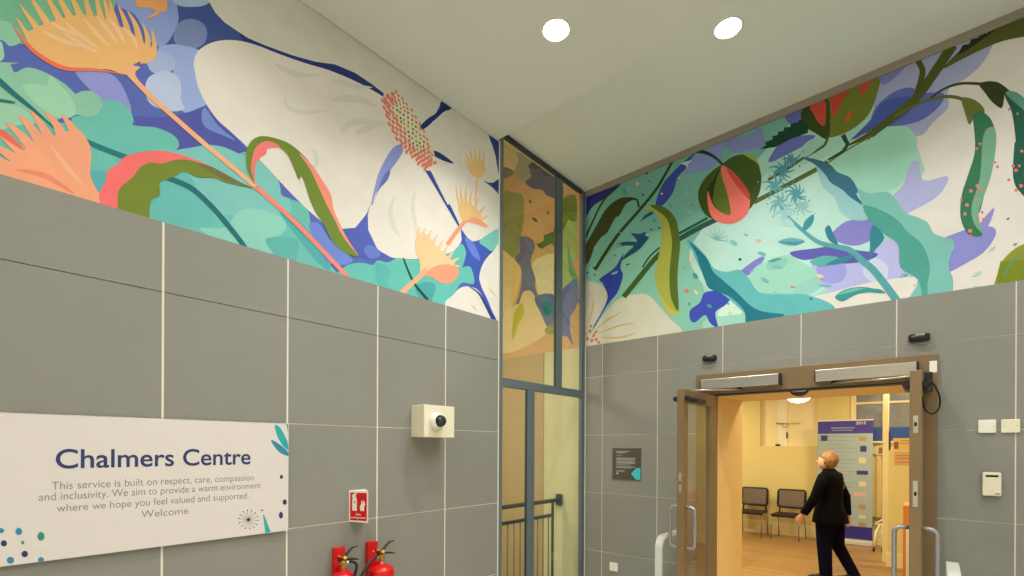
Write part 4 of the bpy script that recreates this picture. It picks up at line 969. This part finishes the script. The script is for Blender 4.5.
tc = nt.nodes.new('ShaderNodeTexCoord'); n = nt.nodes.new('ShaderNodeTexNoise'); n.inputs['Scale'].default_value = 5; r = nt.nodes.new('ShaderNodeValToRGB')
r.color_ramp.elements[0].color = rgb(84, 92, 104); r.color_ramp.elements[1].color = rgb(150, 150, 150); nt.links.new(tc.outputs['Object'], n.inputs[0]); nt.links.new(n.outputs[0], r.inputs[0]); nt.links.new(r.outputs[0], b.inputs['Base Color']); b.inputs['Roughness'].default_value = .2
bm = NB(); box(bm, WX0, WX1, RY1 + .01, RY1 + .02, WZ0, WZ1); obj('window_pane', bm, m, w, loc=(0, 0, 0))
bm = NB(); box(bm, WX0 + .03, WX1 - .03, RY1 + .004, RY1 + .009, WZ0, 1.68 + .37); obj('blue_film', bm, mat('blue_film', (34, 76, 150), .3), w, loc=(0, 0, 0))
bm = NB(); box(bm, WX0 - .08, WX1 + .08, RY1 - .07, RY1, WZ0 - .03, WZ0, 0, .004); obj('window_sill', bm, M_FRAME, w, loc=(0, 0, 0))
# fitting in the niche
cx, cz = onR(785, 426, RY1 + .07)
t = thing('hatch_latch', (cx, RY1 + .08, cz), 'small metal lever latch on the pale wall niche behind the chairs', 'latch')
bm = NB(); tube(bm, [(cx - .15, RY1 + .05, cz + .06), (cx, RY1 + .05, cz + .04)], .012, 8); tube(bm, [(cx + .02, RY1 + .06, cz + .045), (cx + .26, RY1 + .06, cz + .05)], .005, 6); obj('lever', bm, M_BRASS, t)
bm = NB(); box(bm, cx - .04, cx + .03, RY1 + .05, RY1 + .09, cz - .03, cz + .06, 0, .01); obj('latch_body', bm, M_BRUSH, t)
bm = NB(); box(bm, cx + .02, cx + .045, RY1 + .07, RY1 + .09, cz - .24, cz - .12, 0, .004); obj('keep', bm, M_STEELD, t)
t = thing('niche_box', (cx - .12, RY1 + .05, NZ0), 'small dark object lying on the ledge of the wall niche', 'box')
bm = NB(); box(bm, cx - .16, cx - .08, RY1 + .03, RY1 + .07, NZ0, NZ0 + .03, 0, .006); obj('case', bm, M_STEELD, t)
bm = NB(); box(bm, cx - .15, cx - .09, RY1 + .035, RY1 + .065, NZ0 + .03, NZ0 + .04, 0, .003); obj('lid', bm, M_BLACK, t)
# vertical highlight in the niche, made as a paler strip
bm = NB(); box(bm, -2.3, -2.14, RY1 + .075, RY1 + .09, NZ0, RZ, 0, .004); struct('trim_highlight', bm, mat('niche_highlight', (244, 238, 212), .3))

# ceiling lamp
cx, cy = -2.35, 9.0
d = ray(798.5, 401); s = (2.42 - 1.68) / d.z; cx, cy = d.x * s, d.y * s
t = thing('pendant_lamp', (cx, cy, RZ), 'glowing white bowl-shaped ceiling lamp in the reception', 'ceiling lamp')
bm = NB(); tube(bm, [(cx, cy, RZ), (cx, cy, 2.52)], .012, 8); lathe(bm, [(.06, RZ - .03), (.06, RZ)], Matrix.Translation((cx, cy, 0)), 16); obj('stem', bm, M_BRASS, t)
bm = NB(); lathe(bm, [(.165 * math.cos(a), 2.49 - .1 * math.sin(a)) for a in [PI / 2 * i / 8 for i in range(8)]] , Matrix.Translation((cx, cy, 0)), 28); lathe(bm, [(.165, 2.49), (.15, 2.52), (.03, 2.54)], Matrix.Translation((cx, cy, 0)), 28)
obj('glass_bowl', bm, mat('opal_glass', (255, 250, 236), .3, emit=(255, 244, 214), es=6), t)

# chairs
M_MESH = mat('grey_back_mesh', (122, 110, 98), .7, noise=.15, nscale=60); M_CHR = mat('chrome_tube', (150, 146, 140), .25, .9); M_SEAT = mat('black_seat_fabric', (38, 26, 28), .8)
def make_chair(x, y, rz, lab):
    t = thing('waiting_chair', (x, y, 0), lab, 'chair', 'waiting chairs'); t.rotation_euler.z = rz
    Z = (0, 0, 0)
    bm = NB(); box(bm, -.24, .24, -.24, .2, .43, .47, 0, .015); obj('seat', bm, M_SEAT, t, loc=Z)
    P = []
    for sx, sz, a0 in ((1, 1, 0), (-1, 1, PI / 2), (-1, -1, PI), (1, -1, 1.5 * PI)):
        for k in range(4):
            a = a0 + PI / 2 * k / 3; P.append((sx * .19 + .04 * math.cos(a), .2 + .04 * (sz * .12 + .04 * math.sin(a)) * 3, .73 + sz * .12 + .04 * math.sin(a)))
    P.append(P[0]); bm = NB(); tube(bm, P, .02, 8, cap=False); obj('back_frame', bm, M_BLACK, t, loc=Z)
    bm = NB(); box(bm, -.21, .21, .195, .205, .59, .88, 0, .003); obj('backrest', bm, M_MESH, t, loc=Z, label='grey mesh backrest')
    for sx in (-1, 1):
        bm = NB(); tube(bm, [(sx * .2, .2, .6), (sx * .205, .2, .45)], .014, 8); obj('back_post', bm, M_BLACK, t, loc=Z)
        bm = NB(); tube(bm, [(sx * .22, -.2, .44), (sx * .23, -.23, .0)], .009, 8); obj('leg', bm, M_CHR, t, loc=Z)
        bm = NB(); tube(bm, [(sx * .22, .18, .44), (sx * .23, .25, .0)], .009, 8); obj('leg', bm, M_CHR, t, loc=Z)
    for yy in (.18, -.2):
        bm = NB(); tube(bm, [(-.22, yy, .42), (.22, yy, .42)], .009, 8); obj('cross_bar', bm, M_CHR, t, loc=Z)
    return t
c1 = make_chair(-2.66, 10.26, 0, 'black mesh-back waiting chair nearest the door reveal, left of the pair')
c2 = c1.copy(); COL.objects.link(c2); c2.location = (-2.02, 10.22, 0); c2.rotation_euler.z = -.06; c2['label'] = 'black mesh-back waiting chair just behind the walking person, right of the pair'
for ch in list(c1.children):
    d = ch.copy(); COL.objects.link(d); d.parent = c2

# pull-up banner
bx0, bx1, by = -1.575, -.755, 10.42
sc = 1.0
a = onR(818, 421, by); b = onR(873, 419.5, by); bx0, bx1 = a[0], b[0]; bz1 = (a[1] + b[1]) / 2
t = thing('pull_up_banner', ((bx0 + bx1) / 2, by, 0), 'tall pale blue pull-up banner with purple header behind the walking person', 'banner')
bm = NB(); box(bm, bx0, bx1, by - .004, by, .09, bz1); obj('banner_sheet', bm, mat('banner_blue', (158, 176, 178), .6), t)
M_PUR = mat('banner_purple', (66, 56, 150), .6)
bm = NB(); hz = onR(845, 433.5, by)[1]; box(bm, bx0, bx1, by - .006, by - .004, hz, bz1 - .01); obj('header_band', bm, M_PUR, t)
bm = NB(); box(bm, bx0, bx1, by - .006, by - .004, .1, .32); obj('footer_band', bm, mat('banner_deep_blue', (42, 36, 140), .6), t)
bm = NB(); box(bm, bx0 - .01, bx1 + .01, by - .012, by + .006, bz1 - .012, bz1 + .008, 0, .003); obj('top_bar', bm, M_PLATE, t)
bm = NB(); box(bm, bx0 - .015, bx1 + .015, by - .09, by + .07, 0, .085, 0, .015); obj('base_case', bm, M_RAIL, t)
FB = lambda p: (p[0], by - .0066, p[1]); W = bx1 - bx0
bm = NB(); put_text(bm, '2015', (bx0 + W * .79, bz1 - .055), .14, .05, FB, 0, .01); obj('header_lettering', bm, M_PLATE, t)
bm = NB()
for i in range(22):
    zz = hz - .06 - i * .068
    if zz < .36: break
    flat_poly(bm, [(bx0 + W * .2, zz), (bx0 + W * (.74 - .12 * (i % 3)), zz), (bx0 + W * (.74 - .12 * (i % 3)), zz + .01), (bx0 + W * .2, zz + .01)], lambda p: (p[0], by - .0046, p[1]))
flat_poly(bm, [(bx0 + W * .25, hz + .09), (bx0 + W * .68, hz + .09), (bx0 + W * .68, hz + .11), (bx0 + W * .25, hz + .11)], FB); flat_poly(bm, [(bx0 + W * .27, hz + .05), (bx0 + W * .65, hz + .05), (bx0 + W * .65, hz + .065), (bx0 + W * .27, hz + .065)], FB)
obj('print_lines', bm, mat('banner_print', (132, 152, 160), .6), t)
bm = NB(); sq = [(.06, hz - .13, .1, .1, 0), (.76, hz - .13, .1, .07, 1), (.78, hz - .32, .09, .1, 0), (.76, hz - .52, .1, .1, 2), (.72, hz - .72, .16, .07, 0), (.76, hz - .92, .1, .08, 2), (.66, hz - 1.1, .2, .07, 3), (.76, hz - 1.32, .1, .08, 1), (.76, hz - 1.48, .1, .06, 2), (.76, hz - 1.62, .1, .07, 1)]
for u0, zz, w_, h_, k in sq: flat_poly(bm, [(bx0 + W * u0, zz), (bx0 + W * u0 + w_, zz), (bx0 + W * u0 + w_, zz + h_), (bx0 + W * u0, zz + h_)], lambda p: (p[0], by - .0048, p[1]), k)
obj('printed_pictures', bm, [mat('pic_navy', (52, 56, 120), .6), mat('pic_ochre', (176, 140, 80), .6), mat('pic_cream', (214, 204, 160), .6), mat('pic_pink', (214, 170, 160), .6)], t)

# low partition with notices, right of the banner
d = ray(888, 567); s = -1.68 / d.z; qx, qy = d.x * s, d.y * s
bm = NB(); box(bm, qx, RX1, qy, qy + .12, 0, 1.68 - .02, 0, .004); box(bm, qx - .02, RX1, qy - .015, qy + .135, 0, .2, 1, .004); 
struct('wall_partition', bm, [M_YEL, M_FRAME])
def sheet(x0, x1, z0, z1, y, col, lab, art):
    t = thing('notice', ((x0 + x1) / 2, y, z0), lab, 'poster')
    bm = NB(); box(bm, x0, x1, y - .004, y, z0, z1); obj('paper', bm, mat('paper_%d_%d_%d' % col, col, .7), t)
    bm = NB()
    for (u0, v0, u1, v1) in art: flat_poly(bm, [(x0 + (x1 - x0) * a_, z0 + (z1 - z0) * b_) for a_, b_ in ((u0, v0), (u1, v0), (u1, v1), (u0, v1))], lambda p: (p[0], y - .0045, p[1]))
    obj('print', bm, mat('print_rust', (150, 96, 70), .7), t)
a = onR(893, 448, qy - .01); b = onR(908, 432, qy - .01)
sheet(a[0], a[0] + .2, 1.66, 1.66 + .17, qy + .02, (232, 196, 120), 'ochre leaflet standing on top of the cream partition', ((.05, .1, .3, .7), (.4, .75, .95, .8), (.4, .55, .9, .6)))
a = onR(894, 465, qy); b = onR(908, 452, qy)
sheet(a[0], a[0] + .22, a[1], b[1], qy - .001, (222, 170, 120), 'pinkish notice fixed on the face of the cream partition', ((.1, .2, .9, .24), (.1, .5, .9, .54), (.1, .7, .9, .74)))
# cream post at the partition end
d = ray(885.5, 500); yy = qy + .4; px_ = onR(885.5, 500, yy)[0]
bm = NB(); box(bm, px_ - .035, px_ + .035, yy - .04, yy + .04, 0, RZ, 0, .004); struct('trim_6', bm, M_FRAME)
bm = NB(); box(bm, px_ + .037, px_ + .06, yy - .03, yy + .03, 1.45, 1.95, 0, .003); obj('information_strip', bm, mat('deep_purple', (60, 44, 110), .6), label='narrow dark purple strip fixed beside the cream post', category='sign')
# framed notice behind the banner's right edge
a = onR(880, 450, RY1 - .04); x0 = a[0] - .06
sheet(x0, x0 + .15, 1.56, 1.74, RY1 - .001, (226, 214, 180), 'small framed notice with a dark picture right of the banner', ((.25, .2, .85, .8),))
# cream curtain
t = thing('curtain', (-.72, RY1 - .1, 0), 'cream curtain hanging in folds between the banner and the post', 'curtain')
bm = NB(); rings = []
for i in range(29):
    x = -.86 + .4 * i / 28; y = RY1 - .1 + .025 * math.sin(i * 1.1); rings.append((x, y))
for i in range(28):
    (xa, ya_), (xb, yb_) = rings[i], rings[i + 1]
    vs = [bm.verts.new(p) for p in ((xa, ya_, .5), (xb, yb_, .5), (xb, yb_, 1.56), (xa, ya_, 1.56), (xa, ya_ + .012, .5), (xb, yb_ + .012, .5), (xb, yb_ + .012, 1.56), (xa, ya_ + .012, 1.56))]
    for q in ((0, 1, 2, 3), (5, 4, 7, 6), (0, 4, 5, 1), (3, 2, 6, 7)): bm.faces.new([vs[k_] for k_ in q])
obj('fabric', bm, mat('curtain_cream', (214, 196, 140), .8), t)
bm = NB(); tube(bm, [(-.9, RY1 - .1, 1.575), (-.42, RY1 - .1, 1.575)], .012, 8); obj('curtain_rod', bm, M_BRUSH, t)
# wheeled screen base / trolley
d = ray(878, 541); s = -1.68 / d.z; ty = 10.12; tx = onR(879.5, 530, ty)[0] + .03
t = thing('wheeled_trolley', (tx, ty, 0), 'white tubular trolley on black castors beside the banner foot', 'trolley')
M_WT = mat('white_tube', (236, 228, 208), .4)
bm = NB()
for dz in (.3, .42): tube(bm, [(tx - .1, ty + .05, dz), (tx + .3, ty + .05, dz)], .012, 8)
tube(bm, [(tx - .1, ty + .05, .42), (tx, ty + .05, .5), (tx + .3, ty + .05, .36)], .014, 8); obj('frame', bm, M_WT, t)
for dx, dy in ((-.09, -.2), (.02, -.14), (.12, -.04), (.06, .2)):
    bm = NB(); tube(bm, [(tx + dx * .3, ty + .05, .42), (tx + dx * .8, ty + dy * .6, .3), (tx + dx, ty + dy, .08)], .014, 8); lg = obj('leg', bm, M_WT, t)
    bm = NB(); lathe(bm, [(.035, -.014), (.035, .014)], Matrix.Translation((tx + dx, ty + dy, .036)) @ Matrix.Rotation(PI / 2, 4, 'Y'), 14); obj('castor', bm, M_BLACK, lg, loc=(0, 0, 0))
# orange cupboard seen past the right leaf
d = ray(905, 560); 
bm = NB()
cbx = onR(903, 500, 7.0)[0]
t = thing('side_cupboard', (cbx + .25, 7.2, 0), 'orange wooden cupboard glimpsed past the right door leaf', 'cupboard')
box(bm, cbx, cbx + .5, 7.0, 7.45, .02, 1.05, 0, .006); obj('carcass', bm, mat('orange_wood', (206, 128, 48), .45, noise=.1, nscale=3, stretch=(1, 1, .1)), t)
bm = NB(); box(bm, cbx + .03, cbx + .47, 6.985, 7.0, .1, .8, 0, .004); obj('door', bm, M_PLATE, t)
bm = NB(); box(bm, cbx + .0, cbx + .5, 6.99, 7.46, 0, .02); obj('plinth', bm, M_BLACK, t)
# doormat-like radiator-free: row of leaflets not visible

# ================================================================== PERSON
d = ray(829, 581); s = -1.68 / d.z; PXp, PYp = d.x * s, d.y * s
t = thing('person', (PXp, PYp, 0), 'person with short blond hair in black jacket and dark trousers walking left', 'person'); t.rotation_euler.z = math.radians(80); t.scale = (1.12, 1.1, .985)
M_SKIN = mat('skin', (214, 168, 146), .55); M_HAIR = mat('blond_hair', (150, 108, 66), .6, noise=.25, nscale=30, stretch=(1, 1, .3), bump=.3); M_JKT = mat('black_jacket', (7, 7, 10), .95, spec=.1); M_TRS = mat('navy_trousers', (12, 12, 34), .95, spec=.1); M_SHOE = mat('dark_shoe', (26, 24, 28), .4)
# body: x right, y forward
V = []; Eg = []; Rr = []
def jv(p, r, prev=None):
    V.append(p); Rr.append(r if isinstance(r, tuple) else (r, r)); i = len(V) - 1
    if prev is not None: Eg.append((prev, i))
    return i
pel = jv((0, 0, .9), (.13, .095)); wa = jv((0, 0, 1.05), (.115, .085), pel); ch = jv((0, .0, 1.22), (.13, .095), wa); sh = jv((0, -.01, 1.34), (.1, .07), ch)
nk = jv((0, .0, 1.42), .048, sh); nk2 = jv((0, .015, 1.455), .046, nk); hd = jv((-.005, .02, 1.51), (.066, .078), nk2); hd2 = jv((-.01, .02, 1.57), (.072, .085), hd); jv((-.01, .015, 1.62), (.05, .06), hd2)
arms = {}
for s_, el, wr in ((-1, (-.26, .06, 1.08), (-.27, .17, .87)), (1, (.25, -.08, 1.08), (.26, -.1, .84))):
    a0 = jv((s_ * .17, -.01, 1.345), .05, sh); a1 = jv(el, .038, a0); a2 = jv(wr, .026, a1)
    dirn = (Vector(wr) - Vector(el)).normalized(); hp = Vector(wr) + dirn * .045
    h = jv(tuple(hp), (.026, .032), a2); arms[s_] = (hp, dirn)
    for k in range(4):
        off = Vector((0, .024 - .016 * k, 0)); ln = (.07, .08, .075, .058)[k]
        f0 = jv(tuple(hp + dirn * .035 + off), .0095, h); f1 = jv(tuple(hp + dirn * (.035 + ln * .5) + off + Vector((-s_ * .004, 0, 0))), .0085, f0); jv(tuple(hp + dirn * (.035 + ln) + off + Vector((-s_ * .018, 0, 0))), .007, f1)
    b0 = jv(tuple(hp + dirn * .0 + Vector((-s_ * .008, .036, 0))), .011, h); jv(tuple(hp + dirn * .04 + Vector((-s_ * .014, .055, 0))), .009, b0)
LEG = {-1: [(-.085, .0, .86), (-.09, .02, .47), (-.095, .0, .09)], 1: [(.085, -.01, .86), (.09, -.05, .47), (.095, -.22, .11)]}
for s_, P in LEG.items():
    l0 = jv(P[0], .078, pel); l1 = jv(P[1], .05, l0); l2 = jv(P[2], .034, l1); l3 = jv((P[2][0], P[2][1] + .12, .035 + (0 if s_ < 0 else .0)), .03, l2)
me = bpy.data.meshes.new('body'); me.from_pydata(V, Eg, [])
body = bpy.data.objects.new('body', me); COL.objects.link(body); body.parent = t; me.materials.append(M_SKIN)
md = body.modifiers.new('skin', 'SKIN'); md.use_smooth_shade = True
sl = me.skin_vertices[0]
for i, r in enumerate(Rr): sl.data[i].radius = r
sl.data[0].use_root = True
body.modifiers.new('sub', 'SUBSURF').render_levels = 2
def E3(c, rx, ry, n=20, ax=None):
    return [(c[0] + rx * math.cos(2 * PI * k / n), c[1] + ry * math.sin(2 * PI * k / n), c[2]) for k in range(n)]
Z3 = (0, 0, 0)
bm = NB(); loft(bm, [E3((0, -.01, .76), .232, .175), E3((0, -.01, .84), .222, .165), E3((0, 0, .95), .19, .138), E3((0, 0, 1.08), .172, .125), E3((0, 0, 1.22), .19, .132), E3((0, -.005, 1.32), .205, .125), E3((0, -.01, 1.375), .185, .1), E3((0, -.005, 1.405), .115, .078), E3((0, .0, 1.43), .07, .064), E3((0, .002, 1.445), .062, .06)], cap=False)
for s_, el, wr in ((-1, (-.26, .06, 1.08), (-.27, .17, .87)), (1, (.25, -.08, 1.08), (.26, -.1, .84))):
    tube(bm, [(s_ * .12, -.01, 1.36), (s_ * .185, -.01, 1.345), (s_ * .225, .0 + .01 * -s_, 1.26), el, wr], [.06, .068, .064, .055, .043], 14, cap=False)
obj('jacket', bm, M_JKT, t, loc=Z3, label='black jacket')
bm = NB()
for s_, P in LEG.items():
    n = 16; rr = []
    for (p, r1, r2) in ((( P[0][0] * .9, P[0][1], .93), .105, .12), (P[0], .1, .115), (((P[0][0] + P[1][0]) / 2, (P[0][1] + P[1][1]) / 2, .66), .088, .098), (P[1], .07, .076), (((P[1][0] + P[2][0]) / 2, (P[1][1] + P[2][1]) / 2, (P[1][2] + P[2][2]) / 2), .064, .07), (P[2], .058, .064)):
        rr.append(E3(p, r1, r2, n))
    loft(bm, rr, cap=False)
obj('trousers', bm, M_TRS, t, loc=Z3, label='dark navy trousers')
for s_, P in LEG.items():
    a = P[2]; bm = NB(); yb = a[1]
    prof = [(-.07, .035, .05), (-.03, .04, .075), (.03, .038, .07), (.1, .046, .045), (.16, .042, .035), (.185, .025, .025)]
    rings = []
    for yy, w_, h_ in prof:
        zb_ = 0.001; rings.append([(a[0] + w_ * math.cos(2 * PI * k / 12), yb + yy, zb_ + h_ * (1 + math.sin(2 * PI * k / 12)) / 1) for k in range(12)])
    loft(bm, rings); obj('shoe', bm, M_SHOE, t, loc=Z3)
# hair: a rounded bob leaving the face free
bm = NB(); bmesh.ops.create_icosphere(bm, subdivisions=4, radius=1)
for v in bm.verts:
    x, y, z = v.co
    k = 1 + .03 * math.sin(14 * x + 9 * z) * math.cos(11 * y)
    yy = y * .105 * k; zz = z * .118 * k
    if y > .35 and z < .2: yy = .035
    if z < -.3: zz = zz - .02 * (1 if y < .3 else 0)
    q = 1 - .45 * max(0, -.15 - z)
    v.co = (-.01 + x * .09 * k * q, .0 + yy * .9 * q, 1.56 + zz)
for f in bm.faces: f.smooth = True
obj('hair', bm, M_HAIR, t, loc=Z3, label='short blond hair')
bm = NB()
bmesh.ops.create_icosphere(bm, subdivisions=3, radius=1)
for v in bm.verts: v.co = (-.01 + v.co.x * .07, .035 + v.co.y * .08 + (.012 if v.co.y > 0 else 0) * max(0, -v.co.z), 1.535 + v.co.z * (.098 if v.co.z > 0 else .108))
for f in bm.faces: f.smooth = True
n0 = len(bm.verts); tube(bm, [(-.01, .108, 1.565), (-.01, .128, 1.535), (-.01, .112, 1.525)], [.006, .011, .008], 8)
for s_ in (-1, 1): tube(bm, [(-.01 + s_ * .07, .03, 1.555), (-.01 + s_ * .08, .022, 1.55), (-.01 + s_ * .074, .028, 1.525)], [.008, .012, .007], 8)
obj('face', bm, M_SKIN, t, loc=Z3)
bm = NB()
for s_ in (-1, 1): lathe(bm, [(.009, 0), (.008, .003), (.002, .004)], Matrix.Translation((-.01 + s_ * .028, .107, 1.555)) @ Matrix.Rotation(-PI / 2, 4, 'X'), 10)
box(bm, -.032, .012, .106, .112, 1.497, 1.503, 0, .002)
obj('eyes_and_mouth', bm, mat('feature_dark', (110, 60, 56), .5), t, loc=Z3)

# ================================================================== LIGHT OF THE OTHER ROOMS
def area(name, loc, size, e, col, rot=(0, 0, 0), sy=None):
    ld = bpy.data.lights.new(name, 'AREA'); ld.size = size; ld.energy = e; ld.color = col
    if sy: ld.shape = 'RECTANGLE'; ld.size_y = sy
    o = bpy.data.objects.new(name, ld); COL.objects.link(o); o.location = loc; o.rotation_euler = rot; return o
WARM = (1.0, .86, .60)
for x, y, e in ((-2.4, 6.9, 60), (-.9, 6.3, 50), (-.2, 9.2, 45), (-3.6, 9.3, 40)):
    area('reception_ceiling_light', (x, y, RZ - .02), .6, e, WARM)
area('corridor_ceiling_light', (-3.7, 2.5, 4.9), .5, 24, (1, .88, .68)); area('corridor_fill_light', (-3.8, 2.2, 2.7), .4, 22, (1, .9, .7), (math.radians(30), 0, 0))  # second lamp is an unseen fill, added to brighten the lower corridor wall

wd = bpy.data.worlds.new('world'); SC.world = wd; wd.use_nodes = True
wd.node_tree.nodes['Background'].inputs[0].default_value = (.5, .5, .5, 1); wd.node_tree.nodes['Background'].inputs[1].default_value = .05
SC.view_settings.view_transform = 'Standard'; SC.view_settings.look = 'None'; SC.view_settings.gamma = 1; SC.view_settings.use_curve_mapping = False
SC.view_settings.exposure = 0
